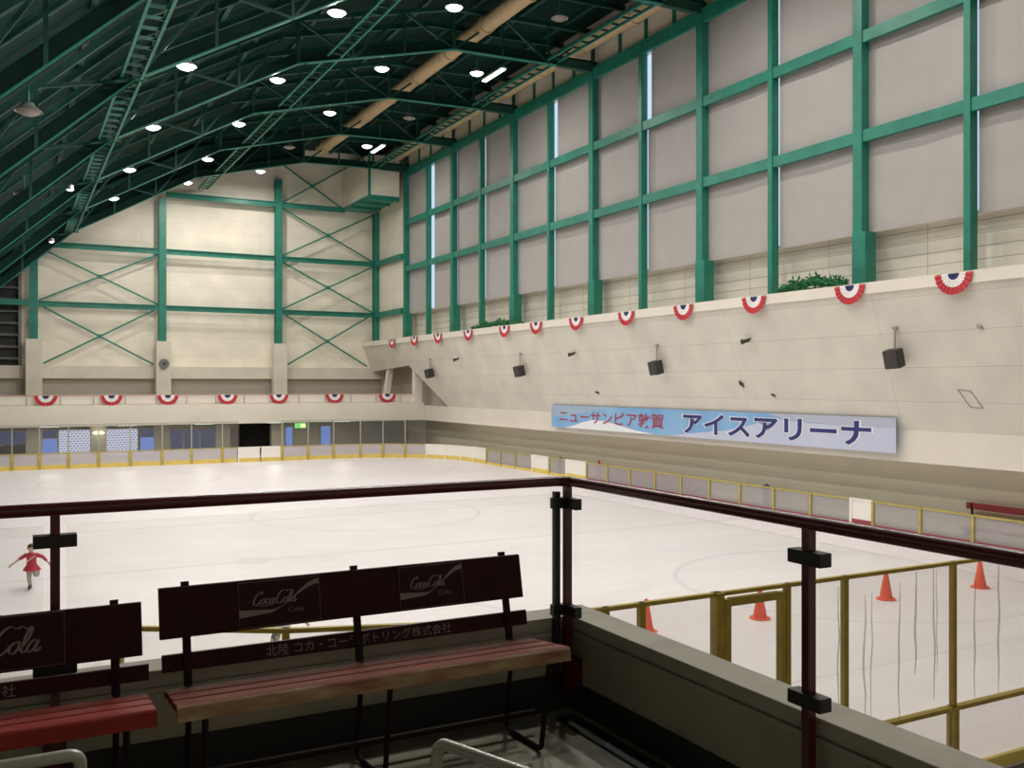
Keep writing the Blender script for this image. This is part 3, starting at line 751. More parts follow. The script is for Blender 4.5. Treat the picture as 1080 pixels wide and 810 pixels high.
def cross(x0, x1, z0, z1, lab):
    t = thing('cross_brace', lab, 'cross brace', ((x0 + x1) / 2, 74.62, z0), 'far wall cross braces')
    MB().bar((x0, 74.60, z0), (x1, 74.60, z1), .05, .12).build('brace_rod', M['green'], t, world=True)
    MB().bar((x0, 74.68, z1), (x1, 74.68, z0), .05, .12).build('brace_rod', M['green'], t, world=True)
    MB().box((x0 + x1) / 2 - .14, (x0 + x1) / 2 + .14, 74.56, 74.72, (z0 + z1) / 2 - .14, (z0 + z1) / 2 + .14).build('joint_plate', M['green'], t, world=True)
cross(2.1, 9.45, 6.65, 10.65, 'lower green cross brace in the louvre-side bay of the far wall')
cross(1.8, 9.8, 11.1, 14.85, 'upper green cross brace in the louvre-side bay of the far wall')
cross(19.3, 26.05, 6.65, 10.65, 'lowest green cross brace in the corner bay of the far wall')
cross(19.0, 26.5, 11.1, 14.85, 'middle green cross brace in the corner bay of the far wall')
cross(19.0, 26.5, 15.3, 19.1, 'upper green cross brace in the corner bay below the corner box')
cross(19.0, 23.9, 19.5, 22.6, 'topmost green cross brace beside the corner box')
for z in (15.05, 10.85):
    o = MB().box(26.6, 26.9, 68.6, 74.3, z - .2, z + .2).build('steel_beam', M['green']); tag(o, f'{"upper" if z > 12 else "lower"} short green beam on the corner return wall', 'beam', 'short corner beams')

# ------------------------------------------------------------------ far gallery rail and bunting
gr = thing('guard_rail', 'thin pinkish handrail with grey posts along the far gallery', 'railing', (12, 66.12, 3.85))
MB().tube([(-7, 66.12, 4.47), (26.7, 66.12, 4.47)], .03, 8).build('top_rail', M['pinkrail'], gr, world=True)
for k in range(18):
    x = -6.7 + 1.9 * k + .05
    MB().tube([(x, 66.12, 3.85), (x, 66.12, 4.46)], .025, 6).build('rail_post', M['greyrail'], gr, world=True)
def make_bunting():
    t = thing('bunting', '', 'bunting', (0, 0, 0), 'half-round bunting fans')
    for nm, r0, r1, mm in (('red_band', .43, .66, M['red']), ('white_band', .20, .43, M['bwhite']), ('blue_center', .0, .20, M['navy'])):
        m = MB(); K = 24; vs = []
        for th in (0, .012):
            for k in range(K + 1):
                a = PI + PI * k / K; w = (.045 if k % 2 else -.0)
                for r in (r0, r1): vs.append((r * math.cos(a), -th - .02 - w * r / .66, r * math.sin(a)))
        q = 2 * (K + 1); fs = []
        for k in range(K):
            i = 2 * k; fs += [[i, i + 1, i + 3, i + 2], [q + i, q + i + 2, q + i + 3, q + i + 1], [i + 1, q + i + 1, q + i + 3, i + 3], [i, i + 2, q + i + 2, q + i]]
        m.add(vs, fs); m.build(nm, mm, t)
    return t
bt = make_bunting(); first = True
for i, x in enumerate([2.0, 5.8, 9.25, 13.1, 16.6, 20.6, 24.6]):
    lab = f'red, white and blue bunting fan on the far gallery rail, {ORD[i]} from the louvred end'
    if first: bt.location = (x, 66.05, 4.46); bt['label'] = lab; first = False
    else: copy_tree(bt, lab, (x, 66.05, 4.46))
for i, y in enumerate([68.2, 63.7, 59.4, 54.6, 49.6, 45.8, 41.6, 37.1, 32.8, 28.4, 23.6, 19.5]):
    copy_tree(bt, f'red, white and blue bunting fan on the sloped side ledge, {ORD[i]} from the far corner', (25.81, y, 8.62), -PI / 2)

# ------------------------------------------------------------------ things on the sloped face
def make_speaker():
    t = thing('speaker', '', 'loudspeaker', (0, 0, 0), 'loudspeakers on the sloped face')
    rot = Matrix.Translation((0, 0, 0)) @ Matrix.Rotation(R(-14), 4, 'Y') @ Matrix.Rotation(R(12), 4, 'Z')
    MB().box(-.22, .22, -.26, .26, -.31, .31).xf(rot).build('cabinet', M['speaker'], t, bevel=.02)
    MB().box(-.245, -.222, -.23, .23, -.28, .28).xf(rot).build('grille', M['grille'], t)
    MB().tube([(.05, 0, .25), (.05, 0, 1.0)], .035, 8).build('hanging_rod', M['greyrail'], t)
    MB().box(.0, .12, -.09, .09, .98, 1.06).build('mount_plate', M['greyrail'], t)
    return t
sp = make_speaker()
for i, (y, z) in enumerate([(62.0, 5.95), (48.6, 5.95), (35.4, 5.95), (22.1, 6.05)]):
    lab = f'black loudspeaker hanging from the sloped face, {ORD[i]} from the far end'
    loc = (onface(z + 1) - .12, y, z)
    if i == 0: sp.location = loc; sp['label'] = lab
    else: copy_tree(sp, lab, loc)
def make_spot():
    t = thing('spotlight', '', 'spotlight', (0, 0, 0), 'small spotlights on the sloped face')
    MB().tube([(.1, 0, .02), (-.14, 0, 0)], .025, 6).build('arm', M['speaker'], t)
    MB().tube([(-.10, -.1, -.04), (-.24, .14, -.10), (-.27, .19, -.11)], [.06, .09, .12], 10).build('housing', M['speaker'], t, True)
    return t
st = make_spot()
for i, (y, z, lab) in enumerate([(57.2, 6.9, 'small black spotlight on the sloped face near the farthest loudspeaker'), (42.6, 6.85, 'small black spotlight on the sloped face between two loudspeakers, nearer the far end'),
                                 (29.2, 7.0, 'small black spotlight on the sloped face above the banner')]):
    loc = (onface(z) - .05, y, z)
    if i == 0: st.location = loc; st['label'] = lab
    else: copy_tree(st, lab, loc)
def facepatch(name, y, z, dy, dz, m, lab, cat, grp=None):
    a = [(onface(zz) - .02, yy, zz) for yy, zz in ((y - dy, z - dz), (y + dy, z - dz * .2), (y + dy, z + dz), (y - dy, z + dz * .2))]
    o = MB().prism(a, (-.05, 0, 0)).build(name, m); tag(o, lab, cat, grp)
facepatch('wall_socket', 30.4, 5.2, .10, .14, M['speaker'], 'tiny dark socket on the sloped face above the blue half of the banner', 'socket', 'tiny dark fittings')
facepatch('wall_socket', 28.7, 4.75, .08, .07, M['speaker'], 'tiny dark socket on the sloped face just above the banner letters', 'socket', 'tiny dark fittings')
facepatch('wall_socket', 41.6, 4.75, .14, .07, M['speaker'], 'tiny dark socket on the sloped face above the red banner letters', 'socket', 'tiny dark fittings')
facepatch('wall_socket', 19.0, 6.95, .09, .06, M['greyrail'], 'small grey fitting on the sloped face near the picture edge', 'socket', 'tiny dark fittings')
dm = MB(); Dy, Dz = .38, .42; y, z = 19.9, 4.72
pts = [(y + Dy, z + Dz * .7), (y - Dy * .2, z + Dz * .6), (y - Dy, z - Dz * .7), (y + Dy * .2, z - Dz * .6)]
for (a, b), (c, d) in zip(pts, pts[1:] + pts[:1]): dm.bar((onface(b) - .012, a, b), (onface(d) - .012, c, d), .03, .02)
o = dm.build('access_hatch', M['greyrail']); tag(o, 'thin outlined hatch on the sloped face beyond the banner end', 'hatch')
# green garland heaps on the ledge
def garland(lab, y0, y1, h, seed):
    rnd = random.Random(seed); m = MB()
    for k in range(420):
        t = rnd.random(); yy = y0 + (y1 - y0) * t
        hh = h * (.45 + .55 * math.sin(PI * min(1, t * 1.05))) * (.8 + .2 * math.sin(t * 19)); zz = 8.62 + hh * rnd.random() ** .7; xx = 26.05 + .3 * rnd.random()
        d = Vector((rnd.uniform(-1, 1), rnd.uniform(-1, 1), rnd.uniform(-.4, 1))).normalized(); s = d.cross(Vector((rnd.random(), .3, rnd.random()))).normalized() * .05
        p = Vector((xx, yy, zz)); d.x *= .5; q = p + d * rnd.uniform(.12, .28); mid = (p + q) / 2
        m.add([p, mid + s, q, mid - s, mid + Vector((0, 0, .012))], [[0, 1, 4], [1, 2, 4], [2, 3, 4], [3, 0, 4]])
    m.tube(smoothpath([(26.3, y0 + (y1 - y0) * k / 6, 8.66 + .5 * h * math.sin(PI * k / 6)) for k in range(7)], 3), [.14] * 19, 8)
    o = m.build('garland', M['leaf']); tag(o, lab, 'garland', 'green garlands', 'stuff')
garland('heap of green artificial garland on the ledge beside the thick column', 24.2, 27.6, .62, 1)
garland('long low green garland on the ledge farther along, between two bunting fans', 48.3, 55.0, .5, 2)

# ------------------------------------------------------------------ banner with lettering
bn = thing('banner', 'long blue and white banner with red and navy Japanese lettering on the side band', 'banner', (27.28, 34.7, 2.8))
YA, YB, ZA, ZB = 46.6, 22.87, 2.78, 4.02
K = 40
m = MB(); vs = []
for s_ in (0, .015):
    for k in range(K + 1):
        yy = YA + (YB - YA) * k / K; w = .0
        for zz in (ZA, ZB): vs.append((27.24 + s_ + w, yy, zz))
q = 2 * (K + 1); fs = []
for k in range(K):
    i = 2 * k; fs += [[i, i + 1, i + 3, i + 2], [q + i, q + i + 2, q + i + 3, q + i + 1], [i, i + 2, q + i + 2, q + i], [i + 1, q + i + 1, q + i + 3, i + 3]]
m.add(vs, fs).build('sheet', M['banner_blue'], bn, world=True)
def bpatch(name, curve, m_, x, lower=True):
    """white or pale area between a curve and the sheet's lower or upper edge (t along, h up)"""
    a, b = [], []
    for t, h in curve:
        yy = YA + (YB - YA) * t; a.append((x, yy, ZA + (ZB - ZA) * h)); b.append((x, yy, ZA + .004 if lower else ZB - .004))
    n_ = len(a); MB().add(a + b, [[i, i + 1, n_ + i + 1, n_ + i] for i in range(n_ - 1)]).build(name, m_, bn, world=True)
bpatch('white_wave', [(.06, .0), (.10, .12), (.14, .30), (.18, .42), (.23, .40), (.28, .28), (.34, .12), (.40, .02), (.43, 0)], M['banner_white'], 27.236)
bpatch('pale_wave', [(.44, .0), (.50, .10), (.56, .22), (.62, .33), (.67, .48), (.71, .66), (.745, .85), (.78, .80), (.83, .74), (.9, .72), (1, .72)], M['banner_pale'], 27.234)
bpatch('pale_corner', [(.735, .98), (.77, .84), (.82, .77), (.9, .72), (1, .70)], mat('banner_grey_lilac', (.46, .49, .60), .6), 27.231, False)
bpatch('pale_corner', [(.005, .45), (.06, .52), (.12, .66), (.2, .85), (.26, .97)], mat('banner_grey_blue', (.36, .47, .62), .6), 27.231, False)
def btext(body, size, ystart, length, z, m_, x, fat=0.0, squash=1.0, name='lettering'):
    t = text_mb(body, size, Matrix.Identity(4), fatten=fat)
    k = length / t.width
    mtx = Matrix(((0, 0, -1, x), (-1, 0, 0, ystart), (0, 1, 0, z), (0, 0, 0, 1))) @ Matrix.Diagonal((k, squash, 1, 1))
    t.xf(mtx).build(name, m_, bn, world=True)
btext('ニューサンピア敦賀', .80, 45.7, 9.6, 3.15, M['text_red'], 27.226, .008, .92)
btext('アイスアリーナ', 1.02, 34.75, 10.9, 3.04, M['banner_white'], 27.227, .062, name='letter_outline')
btext('アイスアリーナ', 1.02, 34.66, 10.72, 3.04, M['text_navy'], 27.221, .03)

# ------------------------------------------------------------------ rink boards
def board(p0, p1, lab, grp, panel, kick, frame, top=1.0, glass=None, post=True, name='rink_board', gtop=2.72, pw=.10, gpost='greypost', toprail=True):
    p0, p1 = Vector((*p0, 0)), Vector((*p1, 0)); d = (p1 - p0).normalized(); L = (p1 - p0).length
    t = thing(name, lab, 'rink board', p0, grp, math.atan2(d.y, d.x))
    kh = .26 if grp.startswith('far') or grp.startswith('white') else .15
    if post: MB().box(-pw / 2, pw / 2, -.06, .06, 0, top).build('post', frame, t)
    MB().box(pw / 2, L - pw / 2, -.015, .015, kh - .01, top - .05).build('panel', panel, t)
    MB().box(pw / 2, L - pw / 2, -.035, .035, 0, kh).build('kick_plate', kick, t)
    if toprail: MB().box(.0, L - .002, -.05, .05, top - .055, top).build('top_rail', frame, t)
    if glass:
        MB().box(.03, L - .03, -.008, .008, top, gtop - .04).build('glass_pane', glass, t)
        MB().box(-.035, .035, -.035, .035, top, gtop).build('glass_post', M[gpost], t)
        MB().box(0, L, -.03, .03, gtop - .045, gtop).build('glass_rail', M[gpost], t)
    return t
xs = [-2.0, .13, 1.6, 3.2, 4.9, 6.75, 8.65, 10.45, 12.4, 13.45]
for i, (a, b) in enumerate(zip(xs, xs[1:])):
    board((a, 64.2), (b, 64.2), f'hazy yellow-framed rink board at the far end, {ORD[len(xs) - 2 - i]} from the white gate toward the louvres', 'far end rink boards', M['boardclear'], M['yellow'], M['yellowframe'], glass=M['farglass'], pw=.20)
for k, (a, b) in enumerate(((13.45, 14.9), (14.9, 16.35))):
    t = board((a, 64.2), (b, 64.2), 'white gate leaf in the far rink boards, ' + ('louvre-side half' if k == 0 else 'exit-sign-side half'), 'white far gate', M['gatewhite'], M['yellow'], M['gatewhite'], name='rink_gate', post=(k == 0))
xs = [16.35, 18.15, 19.95]
pts = [(x, 64.2) for x in xs] + [(x, y) for x, y in arc(FR[0], FR[1], 7.0, 78, 0, 6)]
for i, (a, b) in enumerate(zip(pts, pts[1:])):
    if i < 6: board(a, b, f'hazy yellow-framed rink board, {ORD[i]} from the white gate toward the side wall', 'far corner rink boards', M['boardclear'], M['yellow'], M['yellowframe'], glass=M['farglass'], pw=.20)
    else: board(a, b, f'plain white board panel of the curved far corner, {"farther" if i == 6 else "nearer"} half', 'white corner panels', M['gatewhite'], M['yellow'], M['gatewhite'], name='rink_gate')
# side boards along the blind-covered wall
ystops = [57.2, 55.2, 53.2, 51.2, 49.1, 47.1, 45.2, 43.1, 41.1, 39.1, 37, 35, 33, 31, 29, 27, 25, 24, 22, 20, 18, 16]
n = 0
for i, (a, b) in enumerate(zip(ystops, ystops[1:])):
    white = a in (57.2, 49.1, 45.2, 25)
    kick = M['yellow'] if a > 44 else M['redkick']
    if white:
        w = {57.2: 'at the end of the corner curve', 49.1: 'farther of the two beside each other mid-side', 45.2: 'nearer of the two beside each other mid-side', 25: 'alone near the picture edge'}[a]
        board((27.4, a), (27.4, b), f'white door panel in the side rink boards, {w}', 'white side doors', M['gatewhite'], kick, M['gatewhite'], name='rink_gate', top=1.02)
    else:
        board((27.4, a), (27.4, b), f'hazy yellow-framed side rink board, {ORD[n]} from the far corner', 'side rink boards', M['sideclear'], kick, M['yellowframe']); n += 1
# near fence: boards with tall clear panels
near_groups = 'near end rink fence'
apts = arc(NL[0], NL[1], 7.5, 195, 270, 6)
FT = 2.87
for i, (a, b) in enumerate(zip(apts, apts[1:])):
    board(a, b, f'olive-framed clear fence panel of the curved near corner, {ORD[i]} from the left', near_groups, M['fenceboard'], M['yellow'], M['olive'], top=.97, glass=M['fenceglass'], gtop=FT, gpost='olive', name='rink_fence')
xs = [5.5, 5.96, 7.0, 8.04, 8.98, 10.96, 12.96, 14.96, 16.96, 18.96]
for i, (a, b) in enumerate(zip(xs, xs[1:])):
    lab = ('olive-framed clear fence panel of the near end, ' +
           ('joining the curved corner' if i == 0 else 'between the corner cone and the gate' if i == 1 else '' if i == 2 else 'just past the gate' if i == 3 else 'with the most dark vertical streaks' if i == 4 else f'{ORD[i - 3]} past the gate'))
    if i == 2:
        t = thing('rink_gate', 'olive-yellow framed clear gate in the near rink fence with a cone behind it', 'gate', (a, 8.3, 0), near_groups)
        MB().box(-.055, .055, -.06, .06, 0, FT).build('hinge_post', M['olive'], t)
        L = b - a
        for bx in ((.09, .17, 0.15, 2.78), (L - .13, L - .05, .15, 2.78)): MB().box(bx[0], bx[1], -.04, .04, bx[2], bx[3]).build('gate_stile', M['olive'], t)
        for z in (.12, .92, 2.70): MB().box(.17, L - .13, -.04, .04, z, z + .09).build('gate_rail', M['olive'], t)
        MB().box(.17, L - .13, -.008, .008, 1.01, 2.70).build('glass_pane', M['fenceglass'], t)
        MB().box(.17, L - .13, -.015, .015, .2, .92).build('panel', M['fenceboard'], t)
        MB().box(0, L, -.03, .03, FT - .045, FT).build('top_rail', M['olive'], t)
        continue
    t = board((a, 8.3), (b, 8.3), lab, near_groups, M['fenceboard'], M['yellow'], M['olive'], top=.97, glass=M['fenceglass'], gtop=FT, gpost='olive', name='rink_fence')
    streaks = {3: [(.83, 1.2, 2.75, .02)], 4: [(.33, 1.05, 2.6, .022), (.45, 1.05, 2.62, .016), (.95, .98, 2.70, .022), (1.25, 1.5, 2.8, .03), (1.60, 1.1, 2.82, .024), (1.66, 1.4, 2.8, .014)], 5: [(.42, 1.02, 2.6, .024), (.92, 1.0, 2.8, .03), (1.5, 1.1, 2.7, .018)]}.get(i, [])
    for q, (x, z0, z1, w) in enumerate(streaks):
        rr = random.Random(i * 10 + q)
        pth = smoothpath([(x + rr.uniform(-.02, .02), -.012, z0 + (z1 - z0) * k / 5) for k in range(6)], 4)
        m = MB(); nn = len(pth)
        wv = [w * .75 * (.35 + .65 * math.sin(PI * (k + .5) / nn)) for k in range(nn)]
        m.add([p + Vector((-h_, 0, 0)) for p, h_ in zip(pth, wv)] + [p + Vector((h_, 0, 0)) for p, h_ in zip(pth, wv)], [[k, k + 1, nn + k + 1, nn + k] for k in range(nn - 1)])
        m.build('scuff_streak', M['scuff'], t)

# ------------------------------------------------------------------ under the far gallery: windows, opening, exit sign
def XF(u, Y=72.3):          # width position along the lower far wall for a measured bearing
    s = (u - 540) / 1000
    return Y * (.8836 * s + .4683) / (.8836 - .4683 * s)
def win(n, x0, x1, z0, z1, m_, bars=0):
    w = struct(f'window_{n}', MB().box(x0, x1, 72.24, 72.3, z0, z1), m_)
    f = MB()
    for a, b, c, d in ((x0 - .06, x1 + .06, z0 - .07, z0), (x0 - .06, x1 + .06, z1, z1 + .07), (x0 - .06, x0, z0, z1), (x1, x1 + .06, z0, z1)): f.box(a, b, 72.16, 72.3, c, d)
    for k in range(bars):
        xx = x0 + (x1 - x0) * (k + 1) / (bars + 1); f.box(xx - .05, xx + .05, 72.17, 72.3, z0, z1)
    o = f.build('window_frame', M['greypost'], w)
win(11, -4, XF(28), .2, 1.05, M['dark_glass'], 2); win(12, -4, XF(28), 1.15, 2.0, M['dim_on'], 2)
win(13, XF(45), XF(60), .15, 1.45, M['blue_on']); win(14, XF(45), XF(60), 1.55, 2.0, M['dim_on'])
win(15, XF(62), XF(97), .15, 2.0, M['lattice']); win(16, XF(112), XF(145), .15, 2.0, M['lattice'])
win(17, XF(148), XF(162), .15, 1.4, M['blue_on']); win(18, XF(148), XF(162), 1.5, 2.0, M['dim_on'])
win(19, XF(180), XF(192), .2, 1.85, M['dim_on'], 0); win(20, XF(194), XF(227), .2, 1.85, M['dim_on'], 1)
win(21, XF(301), XF(308), .1, 1.9, M['blue_on']); win(22, XF(338), XF(348), .1, 1.9, M['blue_on'])
struct('door_1', MB().box(XF(252.5), XF(287), 72.2, 72.31, 0, 2.2), M['black'])
struct('door_2', MB().box(XF(308), XF(337), 72.22, 72.31, 0, 1.7), M['recess'])
struct('door_3', MB().box(XF(243), XF(251), 72.22, 72.31, 0, 1.9), M['louvre'])
o = None
for i, u in enumerate((36, 104, 171, 235, 293)):
    c = MB().box(-.5, .5, -.3, .3, 0, 2.5).build('gallery_pillar', M['grey_wall']) if o is None else o.copy()
    if o is None: o = c
    else: C.objects.link(c)
    c.location = (XF(u, 71), 71.2, 0); tag(c, f'grey pillar under the far gallery, {ORD[i]} from the louvred end', 'pillar', 'pillars under the far gallery')
t = thing('pillar_lamp', 'oval warm lamp lit on the pillar between the two lattice screens', 'lamp', (XF(104, 70.8), 70.8, 1.85))
MB().lathe([(0, -.14), (.3, -.1), (.42, 0), (.3, .1), (0, .14)], 16).xf(Matrix.Diagonal((1, .3, 1, 1))).build('shade', M['warm_on'], t, True)
MB().box(-.2, .2, .1, .16, -.08, .08).build('back_plate', M['greypost'], t)
L = bpy.data.lights.new('lamp_light', 'POINT'); L.energy = 14; L.shadow_soft_size = .25; L.color = (1, .93, .72)
lo = bpy.data.objects.new('lamp_light', L); C.objects.link(lo); lo.parent = t; lo.location = (0, -.35, .0)
t = thing('exit_sign', 'small lit green exit sign under the far gallery near the white gate', 'sign', (XF(317, 70), 70, 1.9))
MB().box(-.42, .42, 0, .1, 0, .38).build('housing', M['exit_on'], t)
MB().box(.0, .36, -.02, 0, .05, .33).build('pictogram_panel', M['exit_pale'], t)
MB().tube([(0, .05, .38), (0, .05, .62)], .03, 6).build('hanger', M['greypost'], t)

o = None
for i, x in enumerate((-2.5, 2.3, 7.0, 12.0, 17.0, 22.0)):  # added lamps, out of view behind the fascia, to brighten under the gallery
    if o is None:
        o = t = thing('strip_lamp', '', 'lamp', (0, 0, 0), 'added strip lamps under the far gallery')
        MB().box(-.65, .65, -.12, .12, .0, .07).build('housing', M['white'], t)
        for sy in (-.05, .05): MB().tube([(-.6, sy, -.025), (.6, sy, -.025)], .02, 6).build('tube', M['tube_on'], t)
        L = bpy.data.lights.new('lamp_light', 'AREA'); L.shape = 'RECTANGLE'; L.size = 1.2; L.size_y = .2; L.energy = 62; L.color = (1, .95, .82)
        lo = bpy.data.objects.new('lamp_light', L); C.objects.link(lo); lo.parent = t; lo.location = (0, 0, -.06)
    else: t = copy_tree(o)
    t.location = (x, 68.6, 2.43); t['label'] = f'added unseen strip lamp under the far gallery ceiling, {ORD[i]} from the louvred end'
# ------------------------------------------------------------------ behind the side boards
t = thing('traffic_cone', 'tall narrow red cone standing behind the side rink boards', 'cone', (28.1, 43.0, -.065))
MB().lathe([(.19, .05), (.06, 1.12), (.04, 1.16), (0, 1.16)], 18).build('body', M['cone_dark'], t, True)
MB().box(-.25, .25, -.25, .25, 0, .06).build('base', M['cone_dark'], t, bevel=.02)
t = thing('post_pad', 'blue padded post behind the side rink boards', 'pad', (28.1, 30.2, -.065))
MB().tube([(0, 0, 0), (0, 0, 1.02)], .13, 14).build('padding', M['bluepad'], t, True)
MB().tube([(0, 0, 1.02), (0, 0, 1.1)], .05, 10).build('post_cap', M['greyrail'], t, True)
t = thing('post_pad', 'blue padded post beside a white door panel of the side boards', 'pad', (28.0, 46.9, -.065))
MB().tube([(0, 0, 0), (0, 0, 1.0)], .14, 14).build('padding', M['bluepad'], t, True)
MB().tube([(0, 0, 1.0), (0, 0, 1.08)], .05, 10).build('post_cap', M['greyrail'], t, True)
def low_bench(lab, x, y0, y1, h, rail):
    t = thing('bench', lab, 'bench', (x, (y0 + y1) / 2, -.065), 'benches behind the side boards')
    MB().box(x - .2, x + .2, y0, y1, .38, .44).build('seat', M['maroonseat'], t, world=True)
    MB().box(x + .2, x + .26, y0, y1, h - rail, h).build('backrest', M['maroonseat'], t, world=True)
    for k in range(4):
        y = y0 + .2 + (y1 - y0 - .4) * k / 3
        MB().box(x - .16, x + .26, y - .03, y + .03, -.065, .38).build('leg', M['blacksteel'], t, world=True)
        MB().box(x + .2, x + .25, y - .03, y + .03, .38, h).build('back_post', M['blacksteel'], t, world=True)
low_bench('maroon bench dimly seen through the hazy side boards beside the red cone', 28.2, 34.8, 42.2, .70, .34)
low_bench('red-topped bench rising above the side boards at the picture edge', 28.2, 12.0, 21.0, 1.24, .22)

# ------------------------------------------------------------------ cones on the ice
def make_cone():
    t = thing('traffic_cone', '', 'cone', (0, 0, 0), 'orange cones on the ice')
    MB().lathe([(.16, .03), (.15, .07), (.045, .66), (.035, .69), (.02, .69), (.02, .5)], 22).build('body', M['cone'], t, True)
    MB().prism([(.24 * math.cos(a), .24 * math.sin(a), 0) for a in [R(22.5 + 45 * k) for k in range(8)]], (0, 0, .035)).build('base', M['cone'], t, bevel=.008)
    return t
cn = make_cone()
for i, (x, y, lab) in enumerate([(11.8, 16.25, 'orange traffic cone on the ice partly hidden by a fence post'), (14.7, 16.0, 'orange traffic cone on the ice seen through the clear gate'),
                                 (18.7, 16.0, 'orange traffic cone on the ice behind the streaked clear panel'), (21.9, 15.8, 'orange traffic cone on the ice just under the handrail, farthest from the gate')]):
    if i == 0: cn.location = (x, y, 0); cn['label'] = lab
    else: copy_tree(cn, lab, (x, y, 0))

# ------------------------------------------------------------------ skaters
def skin_mesh(name, verts, edges, radii, material, parent, sub=2):
    me = bpy.data.meshes.new(name); me.from_pydata(verts, edges, []); me.update()
    o = bpy.data.objects.new(name, me); C.objects.link(o); o.parent = parent
    s = o.modifiers.new('skin', 'SKIN'); s.use_smooth_shade = True
    for i, r in enumerate(radii): me.skin_vertices[0].data[i].radius = (r, r)
    me.skin_vertices[0].data[0].use_root = True
    b = o.modifiers.new('smooth', 'SUBSURF'); b.levels = b.render_levels = sub
    me.materials.append(material); return o
def skater(lab, loc, rz, top_mat, grp='skaters'):
    t = thing('skater', lab, 'person', loc, grp, rz)
    V, E, Q = [], [], []
    def v(p, r, parent=None):
        V.append(p); Q.append(r)
        if parent is not None: E.append((parent, len(V) - 1))
        return len(V) - 1
    pel = v((0, 0, .60), .085); sp_ = v((0, -.02, .72), .078, pel); ch = v((0, -.05, .85), .088, sp_); nk = v((0, -.07, .945), .034, ch)
    hd = v((0, -.085, 1.00), .060, nk); hd2 = v((0, -.09, 1.06), .083, hd); hd3 = v((0, -.085, 1.115), .072, hd2)
    arms = {}
    for s, el, wr in ((1, (.27, -.06, .82), (.38, -.10, .70)), (-1, (-.26, -.02, .80), (-.44, .02, .66))):
        sh = v((s * .115, -.05, .885), .042, ch); e1 = v(el, .031, sh); w1 = v(wr, .021, e1)
        d = (Vector(wr) - Vector(el)).normalized(); palm = Vector(wr) + d * .05
        p1 = v(tuple(palm), .024, w1); side = d.cross(Vector((0, 1, 0))).normalized()
        if side.z < 0: side = -side
        for k, ln in enumerate((.050, .058, .054, .042)):
            off = side * (.018 - .012 * k)
            f1 = v(tuple(palm + off + d * .022), .0070, p1); f2 = v(tuple(palm + off * 1.15 + d * (.022 + ln * .5) + Vector((0, 0, -.006))), .0064, f1)
            v(tuple(palm + off * 1.2 + d * (.022 + ln) + Vector((0, 0, -.016))), .0055, f2)
        t1 = v(tuple(Vector(wr) + d * .03 + side * .026), .0080, w1); v(tuple(Vector(wr) + d * .06 + side * .044), .0068, t1)
        arms[s] = (Vector((s * .10, -.05, .89)), Vector(el), Vector(wr))
    # standing leg and lifted leg
    h1 = v((-.055, 0, .54), .068, pel); k1 = v((-.05, -.06, .315), .047, h1); a1 = v((-.04, -.01, .10), .030, k1); f1 = v((-.04, -.05, .065), .028, a1); v((-.04, -.12, .055), .022, f1)
    h2 = v((.055, .02, .54), .068, pel); k2 = v((.07, .10, .345), .047, h2); a2 = v((.07, .33, .42), .030, k2); f2 = v((.07, .38, .40), .028, a2); v((.07, .41, .33), .022, f2)
    skin_mesh('body', V, E, Q, M['skin'], t)
    # hair cap with bun, face
    m = MB()
    hc = Vector((0, -.083, 1.075))
    for i in range(9):
        for j in range(16):
            ph, th = PI * .60 * i / 8, 2 * PI * j / 16; r = .098
            p = Vector((math.sin(ph) * math.cos(th) * .93, math.sin(ph) * math.sin(th) * 1.04, math.cos(ph))) * r
            p = Matrix.Rotation(R(-38), 3, 'X') @ p; m.v.append(hc + p)
    for i in range(8):
        for j in range(16): a, b = i * 16 + j, i * 16 + (j + 1) % 16; m.f.append([a, a + 16, b + 16, b])
    hr = m.build('hair', M['hair'], t, True)
    MB().lathe([(0, -.035), (.025, -.025), (.036, 0), (.025, .025), (0, .035)], 12, (0, .035, 1.10)).build('hair_bun', M['hair'], hr, True)
    for s in (-1, 1):
        MB().lathe([(0, -.009), (.009, 0), (0, .009)], 8, (s * .030, -.166, 1.065)).build('eye', M['boot'], t, True)
        MB().lathe([(0, -.022), (.012, -.008), (.013, .008), (0, .020)], 8, (s * .084, -.085, 1.055)).build('ear', M['skin'], t, True)
    MB().lathe([(0, -.012), (.010, -.006), (.006, .012), (0, .02)], 8, (0, -.175, 1.038)).build('nose', M['skin'], t, True)
    MB().box(-.018, .018, -.168, -.160, 1.010, 1.016).build('mouth', M['text_red'], t)
    # dress: bodice and flared skirt, with sleeves
    m = MB(); rings = [(.955, .050, .046, -.068), (.93, .085, .07, -.062), (.88, .125, .098, -.052), (.80, .118, .098, -.036), (.70, .108, .092, -.02), (.63, .122, .112, -.005), (.56, .165, .165, .01), (.49, .205, .215, .02)]
    n_ = 24
    for z, rx, ry, y in rings:
        for j in range(n_):
            a = 2 * PI * j / n_; k = 1 + (.08 * math.cos(6 * a) if z < .6 else 0); m.v.append(Vector((rx * k * math.cos(a), y + ry * k * math.sin(a), z)))
    for i in range(len(rings) - 1):
        for j in range(n_): a, b = i * n_ + j, i * n_ + (j + 1) % n_; m.f.append([a, b, b + n_, a + n_])
    dr = m.build('dress', top_mat, t, True)
    for s, (a, b, c) in arms.items():
        MB().tube([a, a.lerp(b, .5), b, b.lerp(c, .80 if s > 0 else .1)], [.056, .050, .043, .033 if s > 0 else .040], 12).build('sleeve', top_mat, dr, True)
    MB().tube([(-.112, -.115, .70), (0, -.14, .80), (.10, -.115, .86)], .014, 8).build('pale_trim', M['pale'], dr, True)
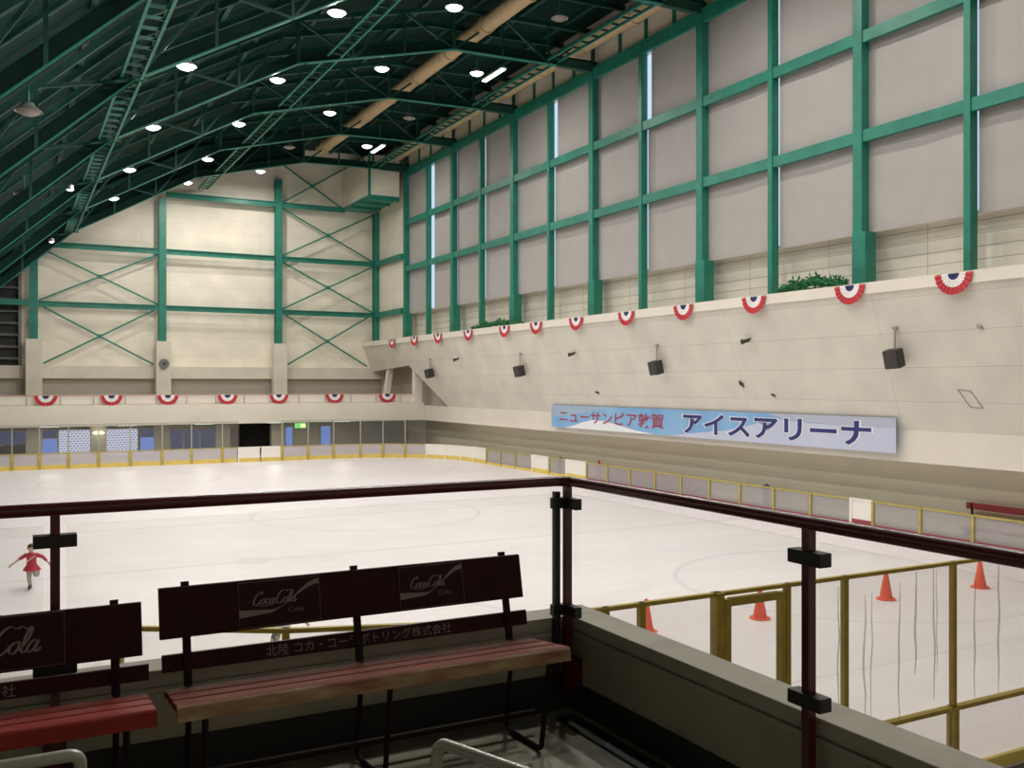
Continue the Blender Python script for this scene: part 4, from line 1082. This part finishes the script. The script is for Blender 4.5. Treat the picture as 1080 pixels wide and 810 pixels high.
    # tights over both legs
    for pts, rs in (([(-.055, 0, .55), (-.05, -.06, .315), (-.042, -.03, .2), (-.04, -.01, .12)], [.079, .055, .047, .037]), ([(.055, .02, .55), (.07, .10, .345), (.07, .21, .385), (.07, .31, .415)], [.079, .055, .047, .037])):
        MB().tube(smoothpath(pts, 5), [rs[min(int(i / 5), 2)] + (rs[min(int(i / 5) + 1, 3)] - rs[min(int(i / 5), 2)]) * (i % 5) / 5 for i in range(15)] + [rs[3]], 12).build('tights', M['tights'], t, True)
    # skates
    def skate(mtx):
        m = MB().tube([(0, .01, .17), (0, .01, .10), (0, -.02, .065), (0, -.11, .055), (0, -.15, .05)], [.042, .043, .046, .038, .024], 12)
        b = m.xf(mtx).build('skate_boot', M['boot'], t, True)
        MB().box(-.004, .004, -.16, .06, 0, .022).box(-.008, .008, .01, .03, .02, .05).box(-.008, .008, -.10, -.08, .02, .05).xf(mtx).build('skate_blade', M['steel'], b)
    skate(Matrix.Translation((-.04, -.01, 0)))
    skate(Matrix.Translation((.07, .33, .42)) @ Matrix.Rotation(R(68), 4, 'X') @ Matrix.Translation((0, 0, -.10)))
    return t
skater('young skater in a red dress gliding on one leg with arms spread', (.50, 26.9, 0), R(-12), M['dress'])
skater('skater in pale grey almost wholly hidden behind the long bench backrest', (4.62, 18.15, 0), R(150), M['dress_grey'])

# ------------------------------------------------------------------ light, world, camera
w = bpy.data.worlds.new('World'); bpy.context.scene.world = w; w.use_nodes = True
w.node_tree.nodes['Background'].inputs[0].default_value = (.5, .6, .8, 1); w.node_tree.nodes['Background'].inputs[1].default_value = .3
cd = bpy.data.cameras.new('camera'); cam = bpy.data.objects.new('camera', cd); C.objects.link(cam)
cd.sensor_width = 36; cd.lens = 36 * 1000 / 1080; cd.clip_end = 300; cd.clip_start = .05
cam.location = (0, 0, 5.2); cam.rotation_euler = (R(90), 0, -math.atan2(.4683, .8836))
sc = bpy.context.scene; sc.camera = cam
sc.view_settings.view_transform = 'Standard'; sc.view_settings.look = 'None'; sc.view_settings.gamma = 1; sc.view_settings.use_curve_mapping = False
sc.view_settings.exposure = 0.0
sc.cycles.max_bounces = 10; sc.cycles.diffuse_bounces = 6; sc.cycles.transparent_max_bounces = 24; sc.cycles.use_denoising = True
sc.cycles.sample_clamp_indirect = 6; sc.cycles.caustics_reflective = False; sc.cycles.caustics_refractive = False
